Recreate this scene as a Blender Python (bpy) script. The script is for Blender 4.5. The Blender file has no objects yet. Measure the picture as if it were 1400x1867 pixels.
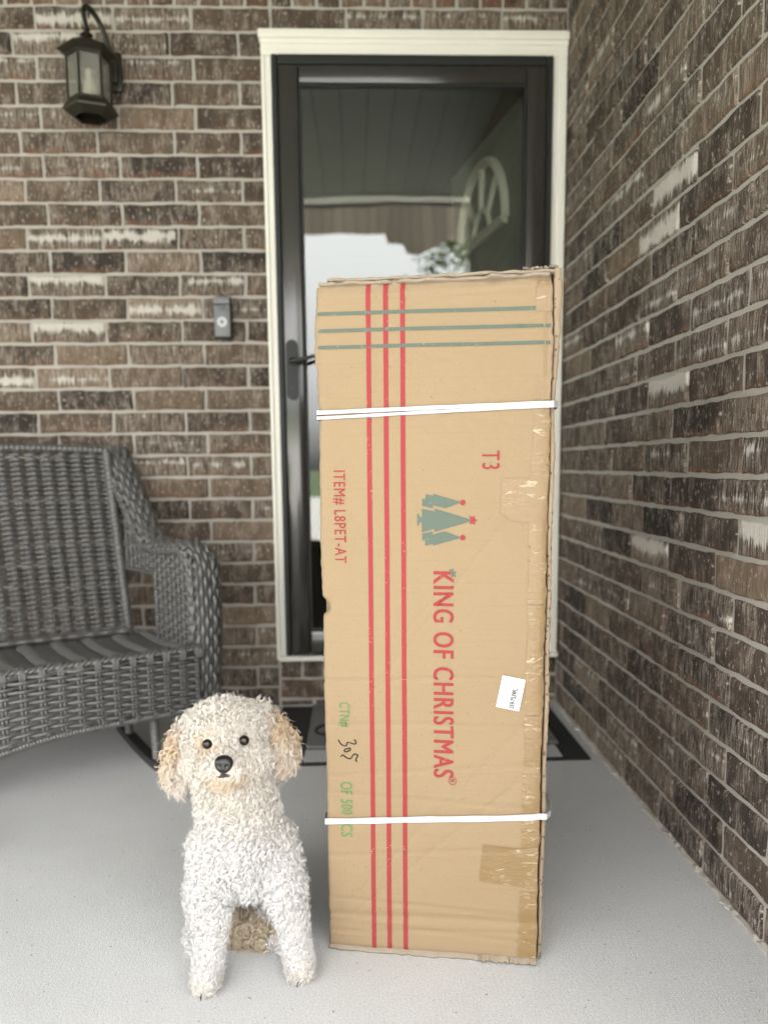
import bpy, bmesh, math, random
import numpy as np
from mathutils import Vector, Matrix
random.seed(7); rng = np.random.default_rng(7)
R = math.radians
sc = bpy.context.scene
col = sc.collection

# ------------------------------------------------------------------ camera
CAM = np.array((-0.7231, -2.875, 0.8714))
F_PX, PPY, YAW, PITCH, ROLL = 1468.04, 1044.6, 0.0332, 0.1321, -0.0099
cy, sy, cp, sp, cr, sr = (math.cos(YAW), math.sin(YAW), math.cos(PITCH), math.sin(PITCH), math.cos(ROLL), math.sin(ROLL))
r0 = np.array((cy, -sy, 0)); d0 = np.array((sy, cy, 0)); zz = np.array((0, 0, 1.0))
u0 = cp * zz + sp * d0; dv = cp * d0 - sp * zz
rv = cr * r0 + sr * u0; uv = cr * u0 - sr * r0
cd = bpy.data.cameras.new('camera'); cam = bpy.data.objects.new('camera', cd); col.objects.link(cam)
cam.matrix_world = Matrix(((rv[0], uv[0], -dv[0], CAM[0]), (rv[1], uv[1], -dv[1], CAM[1]), (rv[2], uv[2], -dv[2], CAM[2]), (0, 0, 0, 1)))
cd.sensor_fit = 'VERTICAL'; cd.sensor_height = 36; cd.sensor_width = 27
cd.lens = F_PX / 1867 * 36; cd.shift_y = (PPY - 933.5) / 1867
cd.clip_start = 0.02; cd.clip_end = 500
cd.dof.use_dof = True; cd.dof.focus_distance = 1.38; cd.dof.aperture_fstop = 2.6
sc.camera = cam

# ------------------------------------------------------------------ light
SUN_EL, SUN_AZ = R(80), R(182)
w = bpy.data.worlds.new('World'); sc.world = w; w.use_nodes = True
nt = w.node_tree; nt.nodes.clear()
sky = nt.nodes.new('ShaderNodeTexSky'); sky.sky_type = 'NISHITA'; sky.sun_disc = False
sky.sun_elevation = SUN_EL; sky.sun_rotation = SUN_AZ; sky.dust_density = 4; sky.air_density = 1.5
hs = nt.nodes.new('ShaderNodeHueSaturation'); hs.inputs['Saturation'].default_value = 0.0
bg = nt.nodes.new('ShaderNodeBackground'); bg.inputs['Strength'].default_value = 0.15
wo = nt.nodes.new('ShaderNodeOutputWorld')
nt.links.new(sky.outputs[0], hs.inputs['Color']); nt.links.new(hs.outputs[0], bg.inputs[0]); nt.links.new(bg.outputs[0], wo.inputs[0])
sd = bpy.data.lights.new('sun', 'SUN'); sd.energy = 1.5; sd.angle = R(24); sd.color = (1, .96, .9)
sun = bpy.data.objects.new('sun', sd); col.objects.link(sun)
sdir = Vector((math.sin(SUN_AZ) * math.cos(SUN_EL), math.cos(SUN_AZ) * math.cos(SUN_EL), math.sin(SUN_EL)))
sun.rotation_euler = sdir.to_track_quat('Z', 'Y').to_euler()
sc.view_settings.view_transform = 'Standard'; sc.view_settings.look = 'None'
sc.view_settings.exposure = 3.0; sc.view_settings.gamma = 1
sc.cycles.max_bounces = 10; sc.cycles.diffuse_bounces = 9; sc.cycles.transparent_max_bounces = 16
sc.cycles.use_denoising = True; sc.cycles.sample_clamp_indirect = 8

# ------------------------------------------------------------------ helpers
def tag(o, label=None, cat=None, group=None, kind=None):
    if label: o['label'] = label
    if cat: o['category'] = cat
    if group: o['group'] = group
    if kind: o['kind'] = kind
    return o
def empty(name, loc=(0, 0, 0), rz=0.0):
    o = bpy.data.objects.new(name, None); o.location = loc; o.rotation_euler = (0, 0, rz); col.objects.link(o); o.empty_display_size = .05
    return o
def link(name, me, mat=None, parent=None, smooth=False):
    o = bpy.data.objects.new(name, me); col.objects.link(o)
    if mat: me.materials.append(mat)
    if parent: o.parent = parent
    if smooth: me.polygons.foreach_set('use_smooth', [True] * len(me.polygons))
    return o
class MB:
    """collects shapes for ONE mesh object"""
    def __init__(s): s.v = []; s.f = []
    def add(s, vs, fs):
        o = len(s.v); s.v.extend([tuple(map(float, p)) for p in vs]); s.f.extend([tuple(i + o for i in f) for f in fs]); return s
    def box(s, a, b, bev=0.0, M=None):
        x0, y0, z0 = (min(a[i], b[i]) for i in range(3)); x1, y1, z1 = (max(a[i], b[i]) for i in range(3))
        bm = bmesh.new(); bmesh.ops.create_cube(bm, size=1)
        bmesh.ops.transform(bm, matrix=Matrix.Translation(((x0 + x1) / 2, (y0 + y1) / 2, (z0 + z1) / 2)) @ Matrix.Diagonal((x1 - x0, y1 - y0, z1 - z0, 1)), verts=bm.verts)
        if bev > 0: bmesh.ops.bevel(bm, geom=bm.edges[:], offset=bev, segments=2, profile=.5, affect='EDGES')
        if M is not None: bmesh.ops.transform(bm, matrix=M, verts=bm.verts)
        bm.verts.index_update(); s.add([v.co for v in bm.verts], [[v.index for v in f.verts] for f in bm.faces]); bm.free(); return s
    def tube(s, pts, rad, sides=8, cap=True):
        pts = np.array(pts, float)
        rad = np.full(len(pts), rad) if np.isscalar(rad) else np.array(rad, float)
        V, Fc = tubes(pts[None], rad[None], sides); n = len(pts)
        Fc = [tuple(f) for f in Fc]
        if cap: Fc += [tuple(range(sides))[::-1], tuple(range((n - 1) * sides, n * sides))]
        return s.add(V, Fc)
    def lathe(s, prof, seg=24, center=(0, 0), ph=0.0):
        n = len(prof); vs = []; fs = []
        for r, z in prof:
            for k in range(seg):
                a = 2 * math.pi * k / seg + ph; vs.append((center[0] + r * math.cos(a), center[1] + r * math.sin(a), z))
        for i in range(n - 1):
            for k in range(seg):
                k2 = (k + 1) % seg; fs.append((i * seg + k, i * seg + k2, (i + 1) * seg + k2, (i + 1) * seg + k))
        fs.append(tuple(range(seg))[::-1]); fs.append(tuple(range((n - 1) * seg, n * seg)))
        return s.add(vs, fs)
    def prism(s, poly, fn, t0, t1):
        """poly of 2-D points pushed through fn(a,b,t)"""
        n = len(poly); vs = [fn(a, b, t0) for a, b in poly] + [fn(a, b, t1) for a, b in poly]
        fs = [tuple(range(n))[::-1], tuple(range(n, 2 * n))] + [(i, (i + 1) % n, n + (i + 1) % n, n + i) for i in range(n)]
        return s.add(vs, fs)
    def build(s, name, mat=None, parent=None, smooth=False):
        me = bpy.data.meshes.new(name); me.from_pydata(s.v, [], s.f); me.update()
        bm = bmesh.new(); bm.from_mesh(me); bmesh.ops.recalc_face_normals(bm, faces=bm.faces); bm.to_mesh(me); bm.free()
        o = link(name, me, mat, parent, smooth)
        if smooth: 
            try: me.set_sharp_from_angle(angle=R(40))
            except Exception: pass
        return o
def tubes(P, Rad, K=4, hint=None, flat=1.0):
    """P (L,S,3) centre lines, Rad (L,S) -> verts, quads. flat squashes along the hint direction."""
    L, S, _ = P.shape
    T = np.gradient(P, axis=1); T /= np.linalg.norm(T, axis=2, keepdims=True) + 1e-12
    if hint is None:
        hint = np.broadcast_to(np.array((.31, .17, .94)), P.shape)
        bad = np.abs((T * hint).sum(2)).max() > .97
        if bad: hint = np.broadcast_to(np.array((.81, -.57, .1)), P.shape)
    N = hint - (hint * T).sum(2, keepdims=True) * T; N /= np.linalg.norm(N, axis=2, keepdims=True) + 1e-12
    B = np.cross(T, N)
    a = np.arange(K) * 2 * math.pi / K
    V = P[:, :, None] + Rad[:, :, None, None] * (np.cos(a)[None, None, :, None] * N[:, :, None] * flat + np.sin(a)[None, None, :, None] * B[:, :, None])
    i = np.arange(S - 1)[:, None] * K; k = np.arange(K)[None]; k2 = (k + 1) % K
    q = np.stack([i + k, i + k2, i + K + k2, i + K + k], -1).reshape(-1, 4)
    Fc = (q[None] + (np.arange(L) * S * K)[:, None, None]).reshape(-1, 4)
    return V.reshape(-1, 3), Fc
def quadmesh(name, V, Fc, smooth=True):
    me = bpy.data.meshes.new(name)
    me.vertices.add(len(V)); me.vertices.foreach_set('co', np.ascontiguousarray(V, np.float32).ravel())
    me.loops.add(len(Fc) * 4); me.loops.foreach_set('vertex_index', np.ascontiguousarray(Fc, np.int32).ravel())
    me.polygons.add(len(Fc)); me.polygons.foreach_set('loop_start', np.arange(len(Fc), dtype=np.int32) * 4)
    if smooth: me.polygons.foreach_set('use_smooth', np.ones(len(Fc), bool))
    me.update(calc_edges=True); me.validate()
    return me
def attr(me, name, kind, data):
    a = me.attributes.new(name, kind, 'POINT')
    a.data.foreach_set('color' if kind == 'FLOAT_COLOR' else 'vector', np.ascontiguousarray(data, np.float32).ravel())

# ------------------------------------------------------------------ materials
class NT:
    def __init__(s, name):
        s.m = bpy.data.materials.new(name); s.m.use_nodes = True; s.t = s.m.node_tree
        s.b = s.t.nodes['Principled BSDF']; s.out = s.t.nodes['Material Output']
    def n(s, t, **kw):
        nd = s.t.nodes.new('ShaderNode' + t)
        for k, v in kw.items():
            if k in nd.inputs: s.put(nd.inputs[k], v)
            else: setattr(nd, k, v)
        return nd
    def put(s, sock, v):
        if isinstance(v, bpy.types.NodeSocket): s.t.links.new(v, sock)
        else: sock.default_value = v
    def noise(s, vec, scale, detail=4, rough=.55, dist=0.0):
        return s.n('TexNoise', Vector=vec, Scale=scale, Detail=detail, Roughness=rough, Distortion=dist).outputs[0]
    def scale(s, vec, sx, sy, sz):
        return s.n('VectorMath', operation='MULTIPLY', **{}).outputs[0] if False else s._vm(vec, (sx, sy, sz))
    def _vm(s, vec, k):
        nd = s.t.nodes.new('ShaderNodeVectorMath'); nd.operation = 'MULTIPLY'; s.put(nd.inputs[0], vec); nd.inputs[1].default_value = k; return nd.outputs[0]
    def ramp(s, fac, stops):
        nd = s.t.nodes.new('ShaderNodeValToRGB'); s.put(nd.inputs[0], fac); e = nd.color_ramp.elements
        while len(e) < len(stops): e.new(.5)
        for el, (p, c) in zip(e, stops):
            el.position = p; el.color = (*c, 1) if isinstance(c, (tuple, list)) else (c, c, c, 1)
        return nd.outputs[0]
    def mix(s, fac, a, b, mode='MIX'):
        nd = s.t.nodes.new('ShaderNodeMix'); nd.data_type = 'RGBA'; nd.blend_type = mode
        s.put(nd.inputs[0], fac); s.put(nd.inputs[6], a if not isinstance(a, tuple) else (*a, 1)); s.put(nd.inputs[7], b if not isinstance(b, tuple) else (*b, 1)); return nd.outputs[2]
    def math(s, op, a, b=0.0, c=0.0, clamp=False):
        nd = s.t.nodes.new('ShaderNodeMath'); nd.operation = op; nd.use_clamp = clamp
        s.put(nd.inputs[0], a); s.put(nd.inputs[1], b)
        if op in ('MULTIPLY_ADD', 'SMOOTH_MIN'): s.put(nd.inputs[2], c)
        return nd.outputs[0]
    def step(s, x, lo, hi):
        nd = s.t.nodes.new('ShaderNodeMapRange'); nd.interpolation_type = 'SMOOTHSTEP'; s.put(nd.inputs[0], x); nd.inputs[1].default_value = lo; nd.inputs[2].default_value = hi; return nd.outputs[0]
    def pos(s): return s.n('NewGeometry').outputs['Position']
    def obj(s): return s.n('TexCoord').outputs['Object']
    def at(s, name): return s.n('Attribute', attribute_name=name)
    def set(s, **kw):
        for k, v in kw.items():
            k = k.replace('_', ' ')
            if isinstance(v, tuple) and len(v) == 3: v = (*v, 1)
            s.put(s.b.inputs[k], v)
        return s
    def bump(s, h, strength=.3, dist=.002):
        nd = s.n('Bump', Height=h, Strength=strength, Distance=dist); s.t.links.new(nd.outputs[0], s.b.inputs['Normal']); return s
def plain(name, c, rough=.6, metal=0.0, var=.12, scale=60, bump=0.0, spec=.5):
    t = NT(name); p = t.obj(); n = t.noise(p, scale, 4)
    t.set(Base_Color=t.mix(n, tuple(x * (1 - var) for x in c), tuple(min(1, x * (1 + var)) for x in c)), Roughness=t.math('MULTIPLY_ADD', n, .16, rough - .08), Metallic=metal, Specular_IOR_Level=spec)
    if bump: t.bump(n, bump, .002)
    return t.m

def mat_brick():
    t = NT('brick'); a = t.at('bk'); sep = t.n('SeparateColor', Color=a.outputs['Color'])
    tone, white, red = sep.outputs[0], sep.outputs[1], sep.outputs[2]
    p = t.at('buv').outputs['Vector']; v = t.n('SeparateXYZ', Vector=t.at('bvv').outputs['Vector'])
    st = t.noise(t._vm(p, (1, .10, 1)), 210, 5, .65); st2 = t.noise(t._vm(p, (1, .06, 1)), 62, 4, .6)
    cl = t.noise(p, 20, 5, .6); fine = t.noise(p, 420, 3, .6); pat = t.noise(t._vm(p, (1, .5, 1)), 27, 4, .55)
    base = t.ramp(tone, [(0, (.040, .031, .026)), (.3, (.072, .053, .041)), (.65, (.112, .081, .059)), (1, (.185, .136, .095))])
    k = t.math('MULTIPLY_ADD', st, 1.0, t.math('MULTIPLY_ADD', st2, 1.1, t.math('MULTIPLY_ADD', cl, .8, -.45)))
    c = t.mix(1.0, base, t.n('CombineColor', Red=k, Green=k, Blue=k).outputs[0], 'MULTIPLY')
    # pale drag marks in loose patches
    sm = t.math('MULTIPLY', t.step(t.math('ADD', pat, t.math('MULTIPLY_ADD', white, .35, 0)), .44, .68), t.step(t.math('MULTIPLY_ADD', st, .7, t.math('MULTIPLY', fine, .3)), .42, .62))
    c = t.mix(t.math('MULTIPLY', sm, .75), c, (.40, .335, .275))
    # orange-brown clay showing at the lower edge and in worn spots
    rd = t.math('MULTIPLY', t.step(t.math('ADD', t.math('SUBTRACT', .20, v.outputs[1]), t.math('MULTIPLY_ADD', cl, 1.1, -.52)), 0, .22), red)
    c = t.mix(t.math('MULTIPLY', rd, .55), c, (.20, .095, .05))
    fl = t.step(t.noise(t._vm(p, (1, .5, 1)), 150, 3, .5), .61, .68)
    c = t.mix(t.math('MULTIPLY', fl, .65), c, (.50, .44, .38))
    # white slurry, a band dragged across some bricks
    bd = t.math('ABSOLUTE', t.math('SUBTRACT', v.outputs[1], a.outputs['Alpha']))
    wm = t.step(t.math('ADD', t.math('MULTIPLY_ADD', white, .95, t.math('MULTIPLY', bd, -1.05)), t.math('ADD', t.math('MULTIPLY_ADD', st, 1.1, -.55), t.math('MULTIPLY_ADD', pat, 1.0, -.62))), .30, .50)
    c = t.mix(t.math('MULTIPLY', wm, .85), c, t.mix(fine, (.46, .42, .37), (.80, .75, .69)))
    t.set(Base_Color=c, Roughness=.88, Specular_IOR_Level=.25)
    t.bump(t.math('ADD', t.math('MULTIPLY', st, 1.2), t.math('ADD', t.math('MULTIPLY', fine, .5), t.math('MULTIPLY', wm, .4))), .9, .0035)
    return t.m
def mat_mortar():
    t = NT('mortar'); p = t.pos(); n = t.noise(p, 30, 5, .6); f = t.noise(p, 500, 3, .7)
    t.set(Base_Color=t.mix(f, t.mix(n, (.28, .258, .228), (.39, .362, .318)), (.52, .485, .43)), Roughness=.95, Specular_IOR_Level=.15)
    t.bump(t.math('ADD', n, f), .6, .003); return t.m
def mat_concrete():
    t = NT('concrete'); p = t.pos()
    big = t.noise(p, 2.2, 5, .6); mid = t.noise(p, 14, 5, .6); fine = t.noise(p, 260, 3, .65)
    grit = t.noise(p, 620, 2, .6)
    broom = t.noise(t._vm(p, (1, .06, 1)), 320, 3, .6)
    c = t.mix(big, (.44, .44, .44), (.58, .58, .58)); c = t.mix(t.math('MULTIPLY', mid, .45), c, (.43, .43, .43))
    k = t.math('MULTIPLY_ADD', fine, .75, t.math('MULTIPLY_ADD', grit, .75, .25))
    c = t.mix(1.0, c, t.n('CombineColor', Red=k, Green=k, Blue=k).outputs[0], 'MULTIPLY')
    c = t.mix(t.math('MULTIPLY', t.step(t.noise(p, 95, 2, .5), .70, .75), .7), c, (.12, .115, .11))
    c = t.mix(t.math('MULTIPLY', t.step(t.noise(p, 5.3, 2, .4), .73, .76), .55), c, (.56, .555, .55))
    t.set(Base_Color=c, Roughness=.9, Specular_IOR_Level=.3)
    t.bump(t.math('ADD', t.math('MULTIPLY', broom, .5), t.math('ADD', fine, grit)), .55, .002); return t.m
def mat_card(name, tint=(1, 1, 1), dirt=.5, holes=False):
    t = NT(name); p = t.obj(); fib = t.noise(t._vm(p, (1, 1, .5)), 380, 4, .7); cl = t.noise(p, 7, 5, .6); ln = t.noise(t._vm(p, (.03, .03, 1)), 190, 3, .5)
    sp = t.step(t.noise(p, 150, 2, .5), .70, .75)
    A = tuple(x * y for x, y in zip((.250, .177, .098), tint)); B = tuple(x * y for x, y in zip((.305, .222, .130), tint))
    c = t.mix(fib, A, B); c = t.mix(t.math('MULTIPLY', cl, .35), c, tuple(x * .86 for x in A)); c = t.mix(t.math('MULTIPLY', t.step(ln, .5, .8), .25), c, tuple(x * .82 for x in A))
    c = t.mix(t.math('MULTIPLY', sp, .35), c, tuple(x * .45 for x in A))
    if holes:
        vo = t.n('TexVoronoi', Vector=t._vm(p, (130, .01, 105)), Scale=1.0).outputs['Distance']; c = t.mix(t.math('MULTIPLY', t.step(t.math('SUBTRACT', .30, vo), 0, .08), .85), c, (.03, .022, .015))
    d = t.math('MULTIPLY', t.math('MULTIPLY', t.at('wear').outputs['Fac'], t.math('MULTIPLY_ADD', t.noise(p, 60, 5, .7), 1.5, -.15), clamp=True), dirt)
    c = t.mix(d, c, (.30, .27, .235))
    t.set(Base_Color=c, Roughness=.82, Specular_IOR_Level=.25)
    t.bump(t.math('ADD', t.math('MULTIPLY', ln, .7), t.math('ADD', fib, t.math('MULTIPLY', cl, 1.2))), .28, .0015); return t.m
def mat_print(name, c):
    t = NT(name); p = t.obj(); n = t.noise(p, 260, 4, .75); w = t.noise(p, 34, 5, .7)
    gone = t.math('MULTIPLY', t.step(t.math('ADD', n, t.math('MULTIPLY_ADD', w, .8, -.4)), .66, .80), .8)
    t.set(Base_Color=t.mix(gone, t.mix(n, tuple(x * .9 for x in c), tuple(x * 1.12 for x in c)), (.47, .345, .21)), Roughness=.75, Specular_IOR_Level=.25); return t.m
def mat_tape():
    t = NT('packing_tape'); p = t.obj(); wr = t.noise(t._vm(p, (.35, .35, 1)), 150, 4, .6, .6); cl = t.noise(p, 20, 4, .6)
    scuff_glint = t.math('MULTIPLY', t.step(t.noise(t._vm(p, (.3, .3, 1)), 105, 3, .6, 1.2), .54, .64), t.step(cl, .46, .60))  # pale scratches plus crinkle glints painted into the tape colour
    c = t.mix(cl, (.190, .122, .052), (.25, .166, .076)); c = t.mix(t.math('MULTIPLY', scuff_glint, .6), c, (.50, .43, .31))
    t.set(Base_Color=c, Roughness=.30, Specular_IOR_Level=.55); t.bump(t.math('ADD', wr, t.math('MULTIPLY', scuff_glint, .6)), .55, .0025); return t.m
def mat_wicker(name, c, var=.35):
    t = NT(name); p = t.obj(); n = t.noise(p, 42, 4, .6); f = t.noise(p, 300, 3, .6)
    k = t.mix(n, tuple(x * (1 - var) for x in c), tuple(x * (1 + var) for x in c)); k = t.mix(t.math('MULTIPLY', t.step(f, .5, .8), .4), k, tuple(min(1, x * 2.0) for x in c))
    t.set(Base_Color=k, Roughness=.30, Specular_IOR_Level=.8); t.bump(f, .3, .001); return t.m
def mat_glass():
    t = NT('door_glass'); nd = t.t.nodes; nd.remove(t.b)
    tr = t.n('BsdfTransparent', Color=(.80, .84, .80, 1)); gl = t.n('BsdfGlossy', Roughness=.0, Color=(.97, 1, .97, 1))
    lw = t.n('Fresnel', IOR=1.52); p = t.obj()
    wv = t.noise(p, 2.2, 2, .5); bp = t.n('Bump', Height=wv, Strength=.12, Distance=.01); t.t.links.new(bp.outputs[0], gl.inputs['Normal'])
    fac = t.math('MULTIPLY_ADD', lw.outputs[0], 1.9, .055, clamp=True)
    mx = t.n('MixShader', Fac=fac); t.t.links.new(tr.outputs[0], mx.inputs[1]); t.t.links.new(gl.outputs[0], mx.inputs[2]); t.t.links.new(mx.outputs[0], t.out.inputs[0]); return t.m
def mat_planks(name, c, axis=0, pitch=.10):
    t = NT(name); p = t.pos(); x = t.n('SeparateXYZ', Vector=p).outputs[axis]
    fr = t.math('FRACT', t.math('DIVIDE', x, pitch)); gap = t.math('LESS_THAN', fr, .09); cell = t.math('FLOOR', t.math('DIVIDE', x, pitch))
    rn = t.n('TexWhiteNoise', noise_dimensions='1D', W=cell).outputs[0]; n = t.noise(p, 8, 4)
    k = t.mix(rn, tuple(v * .72 for v in c), tuple(v * 1.2 for v in c)); k = t.mix(t.math('MULTIPLY', n, .3), k, tuple(v * .7 for v in c)); k = t.mix(gap, k, tuple(v * .25 for v in c))
    t.set(Base_Color=k, Roughness=.6); return t.m
def mat_fur():
    t = NT('dog_fur'); a = t.at('fur').outputs['Color']; p = t.pos(); n = t.noise(p, 700, 2, .6)
    k = t.math('MULTIPLY_ADD', n, .16, .92)
    t.set(Base_Color=t.mix(1.0, a, t.n('CombineColor', Red=k, Green=k, Blue=k).outputs[0], 'MULTIPLY'), Roughness=.62, Specular_IOR_Level=.35)
    tl = t.n('BsdfTranslucent', Color=a); mx = t.n('MixShader', Fac=.14)
    t.t.links.new(t.b.outputs[0], mx.inputs[1]); t.t.links.new(tl.outputs[0], mx.inputs[2]); t.t.links.new(mx.outputs[0], t.out.inputs[0]); return t.m
M = dict(brick=mat_brick(), mortar=mat_mortar(), concrete=mat_concrete(), card=mat_card('cardboard'), card_edge=mat_card('cardboard_edge', (.93, .96, 1.02), .9), side_edge=mat_card('cardboard_side', (1, 1, 1.03), .6, True),
    red=mat_print('red_ink', (.265, .036, .038)), slate=mat_print('slate_ink', (.095, .122, .098)), green=mat_print('green_ink', (.085, .20, .07)), black_ink=mat_print('marker_ink', (.02, .018, .018)),
    tape=mat_tape(), strap=plain('white_strap', (.44, .44, .455), .35, var=.16, scale=40, bump=.3), label=plain('label_paper', (.60, .60, .62), .5, var=.03), faint_ink=plain('faint_ink', (.45, .46, .50), .6),
    trim=plain('cream_paint', (.80, .775, .69), .45, var=.04, scale=9), bronze=plain('dark_bronze', (.030, .028, .024), .16, var=.04, scale=3, spec=1.0), black=plain('black_metal', (.016, .016, .017), .4),
    handle=plain('handle_metal', (.030, .030, .031), .5, spec=.3), gasket=plain('gasket', (.008, .008, .008), .6), glass=mat_glass(), bulb=plain('frosted_bulb', (.85, .82, .74), .25, var=.03),
    lantern=plain('lantern_metal', (.024, .021, .013), .38, metal=.2, var=.3, scale=70, bump=.1), bell=plain('bell_grey', (.17, .17, .18), .38), bell_light=plain('bell_ring', (.50, .50, .52), .3), lens=plain('camera_lens', (.004, .004, .005), .08),
    wicker=mat_wicker('grey_wicker', (.098, .096, .092), .5), seatweave=mat_wicker('seat_weave', (.165, .162, .158), .2), seatshade=mat_wicker('seat_weave_shaded', (.105, .103, .100), .2), iron=plain('rocker_metal', (.014, .014, .015), .4),
    rugblack=plain('rug_black', (.012, .012, .013), .95, var=.3, scale=300, bump=.5), rugwhite=plain('rug_white', (.40, .40, .40), .95, var=.12, scale=300, bump=.5), coir=plain('mat_grey', (.13, .125, .12), .95, var=.3, scale=400, bump=.6),
    ceil=mat_planks('ceiling_boards', (.15, .16, .105), 0, .13), beam=mat_planks('beam_boards', (.42, .36, .28), 0, .115), slab=mat_planks('entry_paint', (.245, .255, .215), 2, 9.0), entrytrim=plain('entry_muntin', (.68, .66, .55), .5, var=.05),
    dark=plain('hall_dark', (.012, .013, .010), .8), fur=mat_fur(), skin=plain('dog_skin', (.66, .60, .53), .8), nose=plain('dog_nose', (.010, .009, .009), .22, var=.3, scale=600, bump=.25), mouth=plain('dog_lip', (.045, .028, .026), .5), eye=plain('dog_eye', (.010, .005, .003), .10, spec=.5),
    lawn=plain('lawn_green', (.06, .095, .03), .95, var=.5, scale=30), street=plain('street_concrete', (.45, .44, .42), .9), roofing=plain('roof_shingle', (.10, .09, .08), .9), leafm=plain('leaf_green', (.10, .14, .03), .6, var=.5, scale=5), bark=plain('bark', (.10, .07, .05), .9), farbrick=plain('far_brick', (.42, .30, .26), .9))

# ------------------------------------------------------------------ setting: floor, outdoors
CRS = .0765
def sheet(name, x0, x1, y0, y1, z, m, th=.0):
    b = MB(); b.box((x0, y0, z - max(th, .02)), (x1, y1, z)); return tag(b.build(name, m), kind='structure')
sheet('porch_floor', -5, 0.02, -2.95, .02, 0, M['concrete'], .25)
sheet('lawn', -150, 150, -200, 60, -.25, M['lawn'])
sheet('bounce_paving', -3.6, 7.0, -9.5, -3.05, -.225, M['street'])  # unseen paving added to bounce light up into the porch
sheet('street', -60, 60, -26, -9.5, -.236, M['street'])
b = MB(); b.box((-5, -2.78, 2.64), (.2, .25, 2.72)); tag(b.build('porch_ceiling', M['ceil']), kind='structure')
b = MB(); b.box((-5, -2.93, 2.635), (.2, -2.80, 2.95), .01); tag(b.build('porch_beam', M['trim']), 'cream fascia beam along the front edge of the porch roof', 'beam')
pg = empty('planking', (-1, -6.0, -.22)); tag(pg, 'wooden board pergola on invented posts, seen mirrored in the door glass', 'planking')  # board band of unknown origin, set outdoors so the sky lights it
b = MB(); pl = [(-4, 4.05), (-4, 3.50), (.62, 3.50), (.65, 3.40), (.80, 3.39), (.83, 3.31), (.96, 3.29), (1.28, 3.44), (4, 3.44), (4, 4.05)]
b.prism(pl, lambda x, z, t: (x, t, z), -.06, .0); b.build('board_screen', M['beam'], pg)
for x in (-3.9, 3.9): b = MB(); b.box((x - .07, -.2, .0), (x + .07, -.062, 4.05), .008); b.build('post', M['beam'], pg)
b = MB(); b.prism([(-3.4, 2.75), (6.5, 2.75), (1.6, 5.4)], lambda y, z, t: (t, y, z), -9, 6); tag(b.build('house_roof', M['roofing']), 'dark shingle roof over the brick house and porch', 'roof')

tr_ = empty('garden_tree', (1.35, -12.2, -.25)); tag(tr_, 'small leafy garden tree in front of the porch, seen mirrored in the door glass', 'tree')
b = MB(); b.tube([(0, 0, 0), (.05, 0, 1.2), (0, .05, 2.4), (.1, 0, 3.8)], [.11, .09, .07, .03], 8); b.tube([(0, .05, 2.2), (-.5, .1, 3.4), (-.7, .1, 4.4)], [.05, .035, .012], 6); b.tube([(.03, 0, 1.9), (.6, -.1, 3.2), (.9, 0, 4.3)], [.05, .035, .012], 6); b.build('trunk', M['bark'], tr_)
b = MB(); cc = [(rng.normal(0, .55), rng.normal(0, .5), rng.uniform(2.6, 5.4)) for _ in range(46)]
for i in range(2600):
    q = np.array(cc[rng.integers(0, 46)]) + rng.normal(0, .17, 3); a_, c_ = rng.normal(size=3), rng.normal(size=3); a_ /= np.linalg.norm(a_); c_ = np.cross(a_, c_); c_ /= np.linalg.norm(c_); l_ = rng.uniform(.05, .09)
    b.add([q - a_ * l_, q + c_ * l_ * .45, q + a_ * l_, q - c_ * l_ * .45], [(0, 1, 2, 3)])
b.build('crown', M['leafm'], tr_)

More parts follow.
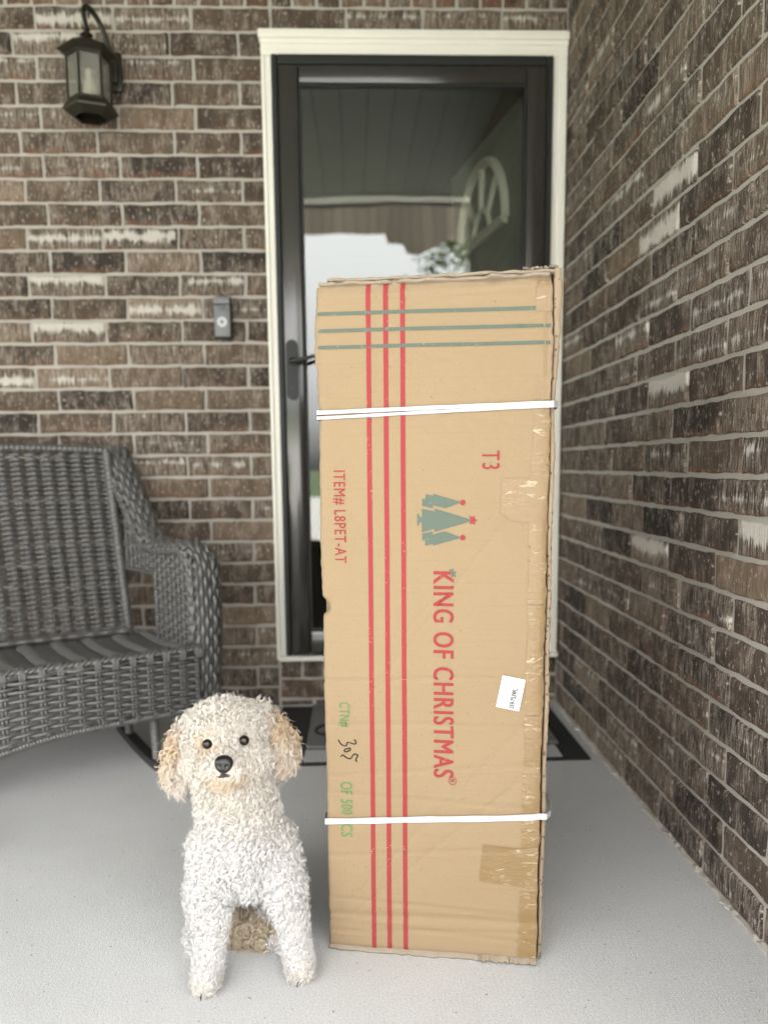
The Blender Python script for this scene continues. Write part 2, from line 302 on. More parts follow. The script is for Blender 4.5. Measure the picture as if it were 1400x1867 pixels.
# ------------------------------------------------------------------ brick walls
def brick_mesh(name, bricks, fn, parent):
    """bricks: (u0,u1,z0,z1,white,tone); fn(u,z,out)->world"""
    V = []; Fq = []; bk = []; bu = []; bv = []; off = 0
    for (a0, a1, z0, z1, wh, tone) in bricks:
        nu = max(4, int((a1 - a0) / .02)) + 3; nv = 7
        eu = .0016 / (a1 - a0); ev = .0016 / (z1 - z0)
        uu = np.concatenate([[0, eu, eu * 4], np.linspace(0, 1, nu - 4)[1:-1], [1 - eu * 4, 1 - eu, 1]]); vv = np.concatenate([[0, ev, ev * 4], np.linspace(0, 1, nv - 2)[1:-1], [1 - ev * 4, 1 - ev, 1]])
        nu, nv_ = len(uu), len(vv)
        U, W = np.meshgrid(uu, vv, indexing='ij')
        L, H = a1 - a0, z1 - z0; ph = rng.uniform(0, 6.28, 8)
        x = a0 + U * L; z = z0 + W * H
        wob = lambda t, i: .0011 * np.sin(t * 31 + ph[i]) + .0008 * np.sin(t * 83 + ph[i + 1])
        dd = np.minimum(np.minimum(U, 1 - U) * L, np.minimum(W, 1 - W) * H); edge = (dd / .008).clip(0, 1)
        z = z + (wob(x, 0) + rng.normal(0, .0007, x.shape)) * (np.abs(W - .5) > .3) + (U - .5) * rng.normal(0, .0012)
        x = x + (wob(z, 2) + rng.normal(0, .0006, x.shape)) * (np.abs(U - .5) > .42)
        out = np.interp(dd, [0, .0014, .0065], [-.013, -.0016, 0.0]) + rng.normal(0, .0006, x.shape) * edge + .0012 * np.sin(x * 40 + ph[4]) * edge + float(np.clip(rng.normal(.0004, .0010), -.0008, .0028))
        P = fn(x.ravel(), z.ravel(), out.ravel()); n = len(P)
        i, j = np.meshgrid(np.arange(nu - 1), np.arange(nv_ - 1), indexing='ij'); q = (i * nv_ + j).ravel()
        Fq.append(np.stack([q, q + nv_, q + nv_ + 1, q + 1], 1) + off); V.append(P); off += n
        seed = rng.uniform(0, 50, 3)
        bk.append(np.tile((tone, wh, rng.uniform(0, 1) ** 1.5, rng.uniform(.3, .85)), (n, 1))); bu.append(np.stack([x.ravel() + seed[0], z.ravel() + seed[1], np.full(n, seed[2])], 1))
        bv.append(np.stack([U.ravel(), W.ravel(), np.zeros(n)], 1))
    me = quadmesh(name, np.concatenate(V), np.concatenate(Fq), smooth=True)
    attr(me, 'bk', 'FLOAT_COLOR', np.concatenate(bk)); attr(me, 'buv', 'FLOAT_VECTOR', np.concatenate(bu)); attr(me, 'bvv', 'FLOAT_VECTOR', np.concatenate(bv))
    return link(name, me, M['brick'], parent)
def rw():
    t = rng.uniform(); return (rng.uniform(0, .12) if t < (.72 if WHICH == 'L' else .58) else rng.uniform(.22, .58)), float(np.clip(rng.normal(.46 if WHICH == 'L' else .34, .26), 0, 1))
JT = .0046                               # half a mortar joint
LB = .254
WHITE = dict(L=[(-1.695, 1.651, .75), (-1.444, 1.647, .8), (-1.693, 1.482, .8), (-1.211, 1.489, .7), (-1.378, 1.414, .75), (-1.699, 1.337, .85), (-1.888, 1.182, .8), (-1.636, 2.321, .8), (-1.381, 2.323, .6), (-1.708, 2.251, .75), (-1.802, 2.172, .6), (-1.234, .886, .6), (-1.32, .868, .6), (-1.316, .972, .5), (-1.686, 2.173, .4), (-1.841, 1.857, .5), (-1.455, 1.8, .35), (-1.148, .876, .55), (-1.39, 1.03, .4), (-1.099, .584, .45), (-1.378, 1.29, .4)],
  R=[(-1.052, 1.49, .95), (-.897, 1.425, .9), (-1.067, 1.028, .95), (-.603, 1.572, .6), (-.912, 1.266, .5), (-1.335, 1.19, .6), (-1.428, .694, 1.), (-.914, .662, .85), (-.834, 1.726, .6), (-.318, 1.926, .5), (-1.072, 1.279, .5), (-.255, 1.229, .6), (-1.027, 1.111, .4), (-1.435, .825, .55), (-1.016, .89, .5), (-1.316, .938, .4), (-.492, .511, .5), (-.691, 1.098, .5), (-1.285, .52, .4), (-1.37, 1.457, .4), (-1.172, 1.125, .5), (-.628, .757, .3), (-1.108, .276, .4)])
WHICH = 'L'
bricks = []
def row(k, j0, x_lo, x_hi, z0=None, z1=None, cut=()):
    z0 = k * CRS - .003 if z0 is None else z0; z1 = (k + 1) * CRS - .003 if z1 is None else z1
    ed = [x_lo] + [j for j in sorted(j0) if x_lo + .03 < j < x_hi - .03] + [x_hi]
    for a, c in zip(ed[:-1], ed[1:]):
        wh, tone = rw()
        for (wu, wz, wv) in WHITE[WHICH]:
            if a < wu < c and z0 < wz < z1: wh = wv
        jh = JT if WHICH == 'L' else .0054; bricks.append((a + (jh if a > x_lo else 0), c - (jh if c < x_hi else 0), max(z0 + JT, .002), z1 - JT, wh, tone))
TL, TR = -1.016, -.001                   # opening of the door, outside edges of its trim
for k in range(0, 31):
    if k >= 30: continue
    odd = k % 2 == 1
    js = [(-1.8219 if odd else -1.7486) + .254 * i + rng.normal(0, .003) for i in range(-14, 4)]
    js = [j for j in js if j < -1.28] + ([-1.314, -1.092] if odd else [-1.2406])
    row(k, js, -5, TL)
js = [-1.7486 + .254 * i + rng.normal(0, .003) for i in range(-14, 12)]
row(30, js, -5, 0.0, z0=2.2926, z1=2.3686)
row(31, [-5 + .0772 * i + rng.normal(0, .002) for i in range(1, 65)], -5, 0.0, z0=2.3686, z1=2.565)
row(32, js, -5, 0.0, z0=2.565, z1=2.64)
# under the door: a header course, then cut stretchers
row(0, [TL + .127, TL + .381, TL + .635, TL + .889], TL + .01, 0, z0=0, z1=.0265)
row(0, [TL + .01 + .254 * i for i in range(1, 4)], TL + .01, 0, z0=.0265, z1=.1035)
row(1, [TL + .01 + .0775 * i for i in range(1, 13)], TL + .01, 0, z0=.1035, z1=.181)
bw = empty('brick_wall', (-2.5, 0, 0)); tag(bw, 'brown brick house wall with pale mortar, carrying the lantern and the doorbell', 'brick wall')
ob = brick_mesh('brick_face', bricks, lambda u, z, o: np.stack([u + 2.5, -o, z], 1), bw)
b = MB(); yb = .0065
b.box((-5 + 2.5, yb, -.2), (TL + 2.5, .25, 2.64)); b.box((TL + 2.5, yb, 2.27), (2.7, .25, 2.64)); b.box((TL + 2.5, yb, -.2), (2.7, .25, .176))
b.build('mortar_bed', M['mortar'], bw)

WHICH = 'R'
sw = empty('brick_wall', (0, -1.4, 0)); tag(sw, 'brick side wall with white smeared bricks, running along the right side of the tall carton', 'brick wall')
bricks = []
for k in range(0, 35):
    base = -.2636 if k % 2 == 0 else -.2636 + .67 * .254
    js = [base - .254 * i + rng.normal(0, .003) for i in range(-1, 12)]
    row(k, js, -2.36, -.012, z0=k * CRS + .004, z1=min(2.64, (k + 1) * CRS + .004))
bricks2 = [(a, c, z0, z1, min(1, wh * 1.0), tone) for a, c, z0, z1, wh, tone in bricks]
brick_mesh('brick_face', bricks2, lambda u, z, o: np.stack([-o, u + 1.4, z], 1), sw)
b = MB(); b.box((.0050, -2.36 + 1.4, -.2), (.22, 1.65, 2.64))
ys = np.linspace(-.96, 1.40, 420); wd = .004 + .006 * np.abs(np.interp(ys, np.linspace(-.96, 1.4, 130), rng.normal(0, 1, 130))); hg = .003 + .005 * np.abs(np.interp(ys, np.linspace(-.96, 1.4, 110), rng.normal(0, 1, 110)))
b.add([p_ for y, w_, h_ in zip(ys, wd, hg) for p_ in ((.006, y, -.002), (-w_, y, -.002), (-w_ * .7, y, h_ * .6), (.006, y, h_))], [(4 * i + k, 4 * i + k + 1, 4 * i + k + 5, 4 * i + k + 4) for i in range(419) for k in range(3)])
b.build('mortar_bed', M['mortar'], sw)

# ------------------------------------------------------------------ hall behind the door
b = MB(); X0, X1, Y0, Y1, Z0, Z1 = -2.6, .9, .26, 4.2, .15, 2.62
b.box((X0, Y0, Z0 - .06), (X1, Y1, Z0)); tag(b.build('hall_floor', M['dark']), kind='structure')  # near-black paint stands in for the darkness of the unlit hall
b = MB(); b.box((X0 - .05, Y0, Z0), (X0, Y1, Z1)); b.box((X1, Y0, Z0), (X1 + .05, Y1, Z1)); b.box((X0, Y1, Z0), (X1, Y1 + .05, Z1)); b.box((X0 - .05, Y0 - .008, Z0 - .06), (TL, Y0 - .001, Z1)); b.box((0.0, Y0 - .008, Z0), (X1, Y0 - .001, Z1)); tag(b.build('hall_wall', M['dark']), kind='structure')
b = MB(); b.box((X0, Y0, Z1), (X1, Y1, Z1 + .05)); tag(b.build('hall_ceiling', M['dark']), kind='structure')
# inner entry door swung open into the hall
ed = empty('entry_door', (-.095, .12, .16), math.atan2(.85, -.155)); tag(ed, 'grey green entry door with a fan shaped window, swung open behind the storm door glass', 'door')
b = MB(); b.box((0, -.022, 0), (.86, .022, 2.0), .003); b.build('door_slab', M['slab'], ed)
b = MB(); cx_, cz_, rr = .43, 1.63, .275
arc = [(cx_ + rr * math.cos(a), cz_ + rr * math.sin(a)) for a in np.linspace(0, math.pi, 25)]
for sgn in (1, -1):
    yy = sgn * .028
    b.tube([(x, yy, z) for x, z in arc], .021, 8); b.tube([(cx_ - rr, yy, cz_), (cx_ + rr, yy, cz_)], .021, 8)
    b.tube([(cx_ + .1 * math.cos(a), yy, cz_ + .1 * math.sin(a)) for a in np.linspace(0, math.pi, 13)], .012, 6)
    for a in (math.pi / 4, math.pi / 2, 3 * math.pi / 4): b.tube([(cx_ + .1 * math.cos(a), yy, cz_ + .1 * math.sin(a)), (cx_ + rr * math.cos(a), yy, cz_ + rr * math.sin(a))], .014, 6)
b.build('fan_window', M['entrytrim'], ed, True)
for x0 in (.12, .49):
    f = MB()
    for z0, z1 in ((.75, 1.28), (.18, .62)):
        for sgn in (1, -1):
            y0 = sgn * .0225; y1 = sgn * .031
            f.box((x0, y0, z0), (x0 + .25, y1, z0 + .02)); f.box((x0, y0, z1 - .02), (x0 + .25, y1, z1)); f.box((x0, y0, z0 + .02), (x0 + .02, y1, z1 - .02)); f.box((x0 + .23, y0, z0 + .02), (x0 + .25, y1, z1 - .02))
    f.build('raised_panel', M['slab'], ed)

# ------------------------------------------------------------------ door frame and storm door
df = empty('door_frame', (-.508, 0, .18)); tag(df, 'cream painted door frame and sill around the storm door', 'door frame')
ox, oz = .508, -.18
b = MB(); b.box((TL + ox, -.030, .181 + oz), (-.982 + ox, .05, 2.2075 + oz), .004); b.box((TL + .004 + ox, -.036, .19 + oz), (-1.002 + ox, -.029, 2.207 + oz), .003); b.build('jamb', M['trim'], df)
b = MB(); b.box((-.052 + ox, -.030, .181 + oz), (-.002 + ox, .05, 2.2075 + oz), .004); b.box((-.030 + ox, -.036, .19 + oz), (-.006 + ox, -.029, 2.207 + oz), .003); b.build('jamb', M['trim'], df)
b = MB(); b.box((TL + .0 + ox, -.031, 2.208 + oz), (-.002 + ox, .05, 2.268 + oz), .004); b.box((TL - .006 + ox, -.046, 2.256 + oz), (.0 + ox, .02, 2.283 + oz), .005); b.box((TL + .0 + ox, -.038, 2.2405 + oz), (-.002 + ox, -.03, 2.2565 + oz), .003); b.build('head', M['trim'], df)
b = MB(); b.box((TL + .012 + ox, -.055, .1815 + oz), (-.004 + ox, .20, .1985 + oz), .003); b.build('sill', M['trim'], df)

st = empty('storm_door', (-.517, -.02, .2)); tag(st, 'dark bronze full view storm door with one tall glass pane', 'storm door')
ox, oy, oz = .517, .02, -.2
def sb(bm_, x0, x1, y0, y1, z0, z1, bev=.004): bm_.box((x0 + ox, y0 + oy, z0 + oz), (x1 + ox, y1 + oy, z1 + oz), bev)
b = MB(); sb(b, -.981, -.962, -.045, .03, .20, 2.206); sb(b, -.072, -.053, -.045, .03, .20, 2.206); sb(b, -.9615, -.0725, -.045, .03, 2.176, 2.206); b.build('outer_frame', M['gasket'], st)
FX0, FX1, FZ0, FZ1 = -.960, -.0745, .205, 2.172; GX0, GX1, GZ0, GZ1 = -.893, -.142, .29, 2.115
b = MB(); sb(b, FX0, GX0, -.052, -.018, FZ0, FZ1, .007); sb(b, GX1, FX1, -.052, -.018, FZ0, FZ1, .007); sb(b, GX0 + .0005, GX1 - .0005, -.0525, -.018, GZ1, FZ1 - .0005, .007); sb(b, GX0 + .0005, GX1 - .0005, -.0525, -.018, FZ0 + .0005, GZ0, .007)
b.build('leaf_frame', M['bronze'], st, True)
b = MB(); g = .008
sb(b, GX0 + .001, GX0 + g, -.0495, -.02, GZ0 + g, GZ1 - g, 0); sb(b, GX1 - g, GX1 - .001, -.0495, -.02, GZ0 + g, GZ1 - g, 0); sb(b, GX0 + .001, GX1 - .001, -.049, -.02, GZ1 - g, GZ1 - .001, 0); sb(b, GX0 + .001, GX1 - .001, -.049, -.02, GZ0 + .001, GZ0 + g, 0)
b.build('gasket', M['gasket'], st)
b = MB(); b.add([(GX0 + .004 + ox, -.037 + oy, GZ0 + .004 + oz), (GX1 - .004 + ox, -.037 + oy, GZ0 + .004 + oz), (GX1 - .004 + ox, -.037 + oy, GZ1 - .004 + oz), (GX0 + .004 + ox, -.037 + oy, GZ1 - .004 + oz)], [(0, 1, 2, 3)]); b.build('glass_pane', M['glass'], st)
b = MB(); px_, z0, z1, r_ = -.934, 1.098, 1.298, .0205
pill = [(px_ + r_ * math.cos(a), z1 - r_ + r_ * math.sin(a)) for a in np.linspace(0, math.pi, 13)] + [(px_ + r_ * math.cos(a), z0 + r_ + r_ * math.sin(a)) for a in np.linspace(math.pi, 2 * math.pi, 13)]
b.prism(pill, lambda x, z, t: (x + ox, t + oy, z + oz), -.0535, -.064); hp = b.build('handle_plate', M['handle'], st)
b = MB(); b.tube([(px_ + ox, -.0645 + oy, 1.228 + oz), (px_ + ox, -.095 + oy, 1.226 + oz), (px_ + .006 + ox, -.104 + oy, 1.224 + oz), (px_ + .03 + ox, -.107 + oy, 1.226 + oz), (px_ + .075 + ox, -.107 + oy, 1.238 + oz), (px_ + .118 + ox, -.107 + oy, 1.236 + oz)], [.009, .009, .0085, .0075, .0065, .005], 10); b.build('lever', M['black'], st, True)
b = MB(); b.prism([(px_ + .006 * math.cos(a), 1.14 + .006 * math.sin(a)) for a in np.linspace(0, 6.2832, 13)[:-1]], lambda x, z, t: (x + ox, t + oy, z + oz), -.0642, -.067); b.build('keyhole', M['black'], hp)

# ------------------------------------------------------------------ doorbell
db = empty('doorbell', (-1.168, -.012, 1.378)); tag(db, 'small grey video doorbell on the brick wall beside the door frame', 'doorbell')
b = MB(); b.box((-.029, -.012, -.068), (.029, .010, .068), .004); b.build('backplate', M['gasket'], db, True)
b = MB(); b.box((-.0275, -.031, -.0665), (.0275, -.0125, .040), .006); b.box((-.0275, -.030, .0415), (.0275, -.0125, .0665), .005); b.build('casing', M['bell'], db, True)
b = MB(); ry = lambda x, z, t: (x, t, z)
b.prism([(.009 * math.cos(a), .030 + .009 * math.sin(a)) for a in np.linspace(0, 6.2832, 21)[:-1]], ry, -.0315, -.0335); b.build('camera_lens', M['lens'], db)
b = MB(); b.prism([(.0165 * math.cos(a), -.018 + .0165 * math.sin(a)) for a in np.linspace(0, 6.2832, 33)[:-1]], ry, -.0315, -.0345); bt = b.build('button', M['bell_light'], db)
b = MB(); b.prism([(.0065 * math.cos(a), -.018 + .0065 * math.sin(a)) for a in np.linspace(0, 6.2832, 25)[:-1]], ry, -.035, -.0362); b.build('button_centre', M['bell'], bt)

# ------------------------------------------------------------------ wall lantern
ln = empty('wall_lantern', (-1.540, -.14, 1.997)); ln.scale = (.86, .86, 1); tag(ln, 'dark bronze wall lantern with six glass sides and a candle bulb on the brick wall', 'wall lantern')
HX = 6; PH = R(20)
def hexring(r, z): return [(r * math.cos(2 * math.pi * k / HX + PH), r * math.sin(2 * math.pi * k / HX + PH), z) for k in range(HX)]
b = MB(); b.lathe([(.080, .1495), (.106, .158), (.104, .163), (.066, .180), (.060, .184), (.030, .196), (.018, .199)], HX, (0, 0), PH)
b.lathe([(.079, .140), (.079, .1497)], HX, (0, 0), PH); b.build('roof', M['lantern'], ln)
b = MB(); b.lathe([(.018, .199), (.013, .206), (.022, .211), (.022, .214), (.012, .218), (.010, .227), (.014, .230), (.007, .238)], 16); b.build('finial', M['lantern'], ln, True)
b = MB(); b.lathe([(.079, .010), (.079, .018)], HX, (0, 0), PH); b.build('base_ring', M['lantern'], ln)
b = MB()
pr = [(.083, .010), (.098, -.010), (.095, -.015), (.062, -.033), (.057, -.031), (.078, .006)]
for k in range(HX):
    a0, a1 = 2 * math.pi * k / HX + PH, 2 * math.pi * (k + 1) / HX + PH; n = len(pr)
    vs = [(r * math.cos(a), r * math.sin(a), z) for a in (a0, a1) for r, z in pr]; b.add(vs, [(i, (i + 1) % n, n + (i + 1) % n, n + i) for i in range(n)])
b.build('bottom_skirt', M['lantern'], ln)
for k in range(HX):
    a = 2 * math.pi * k / HX + PH; rr = .075; b = MB(); b.tube([(rr * math.cos(a), rr * math.sin(a), .0185), (rr * math.cos(a), rr * math.sin(a), .1395)], .0048, 6); b.build('post', M['lantern'], ln)
lg = NT('lantern_glass'); nn = lg.t.nodes; nn.remove(lg.b); tr = lg.n('BsdfTransparent', Color=(.78, .78, .72, 1)); gl = lg.n('BsdfGlossy', Roughness=.08); dfz = lg.n('BsdfDiffuse', Color=(.42, .41, .36, 1)); m1 = lg.n('MixShader', Fac=.12); m2 = lg.n('MixShader', Fac=.30)
lg.t.links.new(tr.outputs[0], m1.inputs[1]); lg.t.links.new(gl.outputs[0], m1.inputs[2]); lg.t.links.new(m1.outputs[0], m2.inputs[1]); lg.t.links.new(dfz.outputs[0], m2.inputs[2]); lg.t.links.new(m2.outputs[0], lg.out.inputs[0])
b = MB(); q0, q1 = hexring(.072, .0185), hexring(.072, .1395); b.add(q0 + q1, [(k, (k + 1) % 6, 6 + (k + 1) % 6, 6 + k) for k in range(6)]); b.build('glass_sides', lg.m, ln)
b = MB(); b.lathe([(.004, .020), (.016, .022), (.021, .045), (.020, .065), (.014, .085), (.0115, .095), (.0115, .108), (.008, .114), (.002, .117)], 16); b.build('candle_bulb', M['bulb'], ln, True)
b = MB(); b.lathe([(.005, -.012), (.007, -.010), (.007, .019), (.004, .020)], 10); b.build('bulb_socket', M['lantern'], ln)
b = MB(); b.box((.020, .139, .100), (.082, .159, .222), .008); b.box((.030, .112, .120), (.072, .1395, .205), .005); b.build('backplate', M['lantern'], ln, True)
pts = [(.060, .112, .10), (.058, .085, .125)] + [(.058 - .058 * t, .085 - .075 * t, 0) for t in ()]
arm_pts = [(.050, .118, .190), (.048, .104, .218), (.040, .098, .245), (.030, .086, .274), (.016, .064, .298), (.002, .036, .308), (-.008, .012, .300), (-.009, .0, .278), (-.004, .0, .254), (0, 0, .232)]
A_ = np.array(arm_pts); tt = np.linspace(0, len(A_) - 1, 46); sm = np.stack([np.interp(tt, np.arange(len(A_)), A_[:, i]) for i in range(3)], 1)
for _ in range(6): sm[1:-1] = (sm[:-2] + 2 * sm[1:-1] + sm[2:]) / 4
b = MB(); b.tube(sm, np.interp(np.linspace(0, 1, 46), [0, .3, .75, 1], [.008, .009, .010, .007]), 10); b.build('arm', M['lantern'], ln, True)

# ------------------------------------------------------------------ rug and doormat
rg = empty('area_rug', (-.52, -.315, 0)); tag(rg, 'black flat rug with white squares on the concrete, under the grey doormat', 'rug')
b = MB(); b.box((-.480, -.288, .0005), (.480, .288, .007), .002); b.build('rug_body', M['rugblack'], rg)
for x in (-.370, -.170, .100, .300):
    b = MB(); b.box((x, -.272, .0072), (x + .10, -.172, .0082)); b.build('white_square', M['rugwhite'], rg)
dm = empty('doormat', (-.52, -.25, .0085)); tag(dm, 'grey doormat with black lettering, lying on the black and white rug', 'doormat')
b = MB(); b.box((-.368, -.235, 0), (.412, .205, .012), .003); b.build('mat_pile', M['coir'], dm)
b = MB()
for (x, y) in ((-.345, -.09), (-.25, -.09)):
    b.tube([(x + .03 + .03 * math.cos(a), y + .045 * math.sin(a), .0123) for a in np.linspace(0, 6.28, 20)], .006, 6)
b.build('dark_motif', M['rugblack'], dm)

# ------------------------------------------------------------------ wicker rocking chair
ch = empty('rocking_chair', (-1.208, -.528, 0), math.atan2(.522, .853)); tag(ch, 'grey woven wicker rocking chair on black rockers against the brick wall', 'rocking chair')
def surf_grid(S, U, V):
    e = 1e-3; P = S(U, V); A1 = S(U + e, V) - S(U - e, V); B1 = S(U, V + e) - S(U, V - e)
    N = np.cross(A1, B1); N /= np.linalg.norm(N, axis=-1, keepdims=True) + 1e-12; return P, N
def weave(S, nw, rows, rw_, amp, rp=.004, sub=6, flat=.55, gap=.10, flip=1, K=6, run=1, phase=0):
    """strands along u woven over stakes along v; returns verts, quads"""
    s = nw * sub + 1; u = np.linspace(0, 1, s); j = np.arange(rows); v = (j + .5) / rows
    U, V = np.meshgrid(u, v); P, N = surf_grid(S, U, V); N = N * flip
    sg = np.where(((j // max(run, 1)) % 2) == 0, 1, -1)[:, None]
    jit = rng.normal(0, rw_ * .12, (rows, 1)) + rng.normal(0, rw_ * .05, (rows, s))
    P = P + N * ((amp * sg * np.cos(math.pi * nw * U + phase) if run else -amp * np.cos(2 * math.pi * nw * U)) + jit)[..., None]
    rad = rw_ * (1 + rng.normal(0, .06, (rows, 1)) + 0 * U)
    Va, Fa = tubes(P, rad, K, N, flat)
    st = []
    for i in range(nw + 1):
        for d_ in (-gap, gap):
            uu = np.clip((i + d_) / nw, 0, 1); ss = rows * 3 + 1; vv = np.linspace(0, 1, ss); Pw, Nw = surf_grid(S, np.full(ss, uu), vv)
            Pw = Pw - flip * Nw * ((.35 * amp * np.cos(math.pi * rows * (vv - .5 / rows) / run) * (1 if i % 2 == 0 else -1)) if run else -.6 * amp + 0 * vv)[:, None]; st.append(Pw)
    st = np.array(st); Vb, Fb = tubes(st, np.full(st.shape[:2], rp), 5)
    return np.concatenate([Va, Vb]), np.concatenate([Fa, Fb + len(Va)])
def wmesh(name, parts, mat=None, parent=ch):
    o = 0; Vs = []; Fs = []
    for V_, F_ in parts: Vs.append(V_); Fs.append(F_ + o); o += len(V_)
    return link(name, quadmesh(name, np.concatenate(Vs), np.concatenate(Fs)), mat or M['wicker'], parent)
def rope(pts, r, pitch=.012, depth=.16, K=8):
    pts = np.array(pts, float); seg = np.linalg.norm(np.diff(pts, axis=0), axis=1); cum = np.concatenate([[0], np.cumsum(seg)]); n = max(8, int(cum[-1] / pitch * 5)); t = np.linspace(0, cum[-1], n)
    P = np.stack([np.interp(t, cum, pts[:, i]) for i in range(3)], 1); rad = r * (1 - depth * (.5 + .5 * np.cos(2 * math.pi * t / pitch)))
    return tubes(P[None], rad[None], K)
def smooth_path(p, n=80, it=10):
    p = np.array(p, float); seg = np.linalg.norm(np.diff(p, axis=0), axis=1); cum = np.concatenate([[0], np.cumsum(seg)]); t = np.linspace(0, cum[-1], n)
    q = np.stack([np.interp(t, cum, p[:, i]) for i in range(p.shape[1])], 1)
    for _ in range(it): q[1:-1] = (q[:-2] + 2 * q[1:-1] + q[2:]) / 4
    return q
XC = -.40
LEAN = -.147
def S_back(u, v):
    hw = .322 + .0 * v; x = XC + (2 * u - 1) * hw
    y = .388 + .165 * v + .030 * (1 - (2 * u - 1) ** 2) * (.3 + .7 * v); z = .325 + .607 * v + .010 * (1 - (2 * u - 1) ** 2) * v
    return np.stack([x, y, z], -1)
wmesh('back_panel', [weave(S_back, 14, 40, .0062, .0060, rp=.0044, flat=.7, flip=-1, gap=.10, run=0, sub=8)])
ed_ = [rope([S_back(np.array(u_), np.array(v_)) for v_ in np.linspace(0, 1.0, 12)], .017, .016) for u_ in (0., 1.)]
wmesh('back_frame', ed_ + [rope([S_back(np.array(u_), np.array(1.0)) for u_ in np.linspace(0, 1, 12)], .014, .016), rope([S_back(np.array(u_), np.array(0.02)) + np.array((0, -.012, .006)) for u_ in np.linspace(0, 1, 12)], .013, .05, .3)])
prof = smooth_path([(.578, .946), (.560, .924), (.450, .788), (.362, .684), (.30, .648), (.23, .640), (.16, .646), (.08, .652), (.03, .640), (-.010, .585), (-.014, .42), (.0, .29), (.022, .150)], 140, 7)
def S_armside(sgn, off):
    def S(u, v):
        i = u * (len(prof) - 1); y = np.interp(i, np.arange(len(prof)), prof[:, 0]); z = np.interp(i, np.arange(len(prof)), prof[:, 1])
        ty = np.interp(i, np.arange(len(prof)), np.gradient(prof[:, 0])); tz = np.interp(i, np.arange(len(prof)), np.gradient(prof[:, 1])); L = np.sqrt(ty ** 2 + tz ** 2) + 1e-9
        ny, nz = -tz / L * -1, ty / L * -1       # outward: up on the arm, forward on the front post
        c = 2 * v - 1; bul = -.024 * c ** 4 - .010 * c ** 2
        x = off + sgn * (.046 + .050 * c * (1 - .06 * c * c) + LEAN * np.maximum(y, 0))
        return np.stack([x + 0 * u, y + ny * -bul * -1, z + nz * -bul * -1], -1)
    return S
zarm = lambda y: np.interp(y, [.0, .08, .16, .23, .30, .362, .43], [.625, .640, .635, .630, .638, .672, .755])
def arm_parts(sgn, off):
    S = S_armside(sgn, off)
    wmesh('arm', [weave(S, 40, 8, .0070, .0048, rp=.0035, flat=.6, flip=1, sub=5, gap=.12),
        rope([S(np.array(t), np.array(.02)) for t in np.linspace(0.03, 1, 90)], .0085, .03, .25), rope([S(np.array(t), np.array(.98)) for t in np.linspace(0.03, 1, 90)], .0085, .03, .25)])
    xs = off + sgn * .004
    def side(y0, y1, zlo):
        def S(u, v):
            y = y0 + (y1 - y0) * u; x = xs + sgn * (LEAN * y + .004 * np.sin(math.pi * u)); return np.stack([x + 0 * v, y + 0 * v, zlo + (zarm(y) - .012 - zlo) * v], -1)
        return S
    L = lambda y: xs + sgn * LEAN * y
    wmesh('side_panel', [weave(side(.010, .235, .335), 8, 20, .0050, .0042, rp=.0042, flat=.6, flip=sgn, K=5), weave(side(.235, .435, .548), 7, 7, .0050, .0042, rp=.0042, flat=.6, flip=sgn, K=5),
        rope([(L(.235), .235, .31), (L(.235), .235, .545)], .007, .012), rope([(L(.235), .235, .543), (L(.44), .44, .543)], .007, .012)])
arm_parts(1, 0.0); arm_parts(-1, 2 * XC)
zb = lambda x: np.interp(x, [-.90, -.62, -.54, -.47, -.403, -.32, -.257, -.05, .1], [.105, .120, .133, .147, .156, .160, .161, .160, .152])
def S_apron(u, v):
    x = -.812 + .820 * u; b0 = zb(x) + .012; return np.stack([x, -.004 - .012 * np.sin(math.pi * np.clip(u, 0, 1)) + 0 * v, b0 + (.334 - b0) * v], -1)
wraps = []
for i in range(18):
    for d_ in (-.006, .0, .006):
        x = -.812 + .820 * i / 17 + d_; wraps.append(tubes(np.array([[(x, -.018, .318), (x, -.021, .338), (x, -.012, .353), (x, .006, .353)]]), np.full((1, 4), .0035), 6))
xs_ = np.linspace(-.812, .008, 220)
braid = [tubes(np.stack([xs_, -.010 + .006 * np.sin(xs_ * 2 * math.pi / .0483 + p_), .3455 + .005 * np.cos(xs_ * 2 * math.pi / .0483 + p_)], 1)[None], np.full((1, 220), .0048), 6) for p_ in (0, 2.1, 4.2)]
knots = []
for i in range(34):
    x = -.80 + .024 * i; k_ = [(x + .007 * math.cos(a), -.024 - .001 * math.sin(a), zb(x) + .008 + .007 * math.sin(a)) for a in np.linspace(0, 5.4, 10)]
    if i % 2 == 0: knots.append(tubes(np.array([k_]), np.full((1, 10), .0026), 5))
wmesh('apron', [weave(S_apron, 17, 15, .0056, .0058, rp=.0046, flat=.62, flip=1, gap=.10)] + wraps + braid + knots + [rope([(x, -.006 - .012 * math.sin(math.pi * min(1, max(0, (x + .812) / .82))), float(zb(x))) for x in np.linspace(-.83, .06, 80)], .0105, .0085, .22)])
nb = 17; bwid = .795 / nb
for i in range(nb):
    n = 70; yy = np.linspace(.0, .40, n); c = np.linspace(-1, 1, 5); x0 = -.7975 + bwid * (i + .5); hi = .0035 if i % 2 == 0 else -.0030
    Xg = x0 + c[None] * bwid * .47 + 0 * yy[:, None]; Yg = yy[:, None] + 0 * c[None]; Zg = .3475 - .018 * (yy[:, None] / .4) - .008 * np.sin(math.pi * (yy[:, None] / .40)) + hi - .006 * c[None] ** 2 * (1 if i % 2 == 0 else .4) + rng.normal(0, .0004, (n, 1))
    wmesh('seat_band', [tubes(np.stack([Xg, Yg, Zg], -1), np.full((n, 5), .0036), 5)], M['seatweave'] if i % 2 == 0 else M['seatshade'])  # alternate bands coloured darker, standing in for weave that catches less light
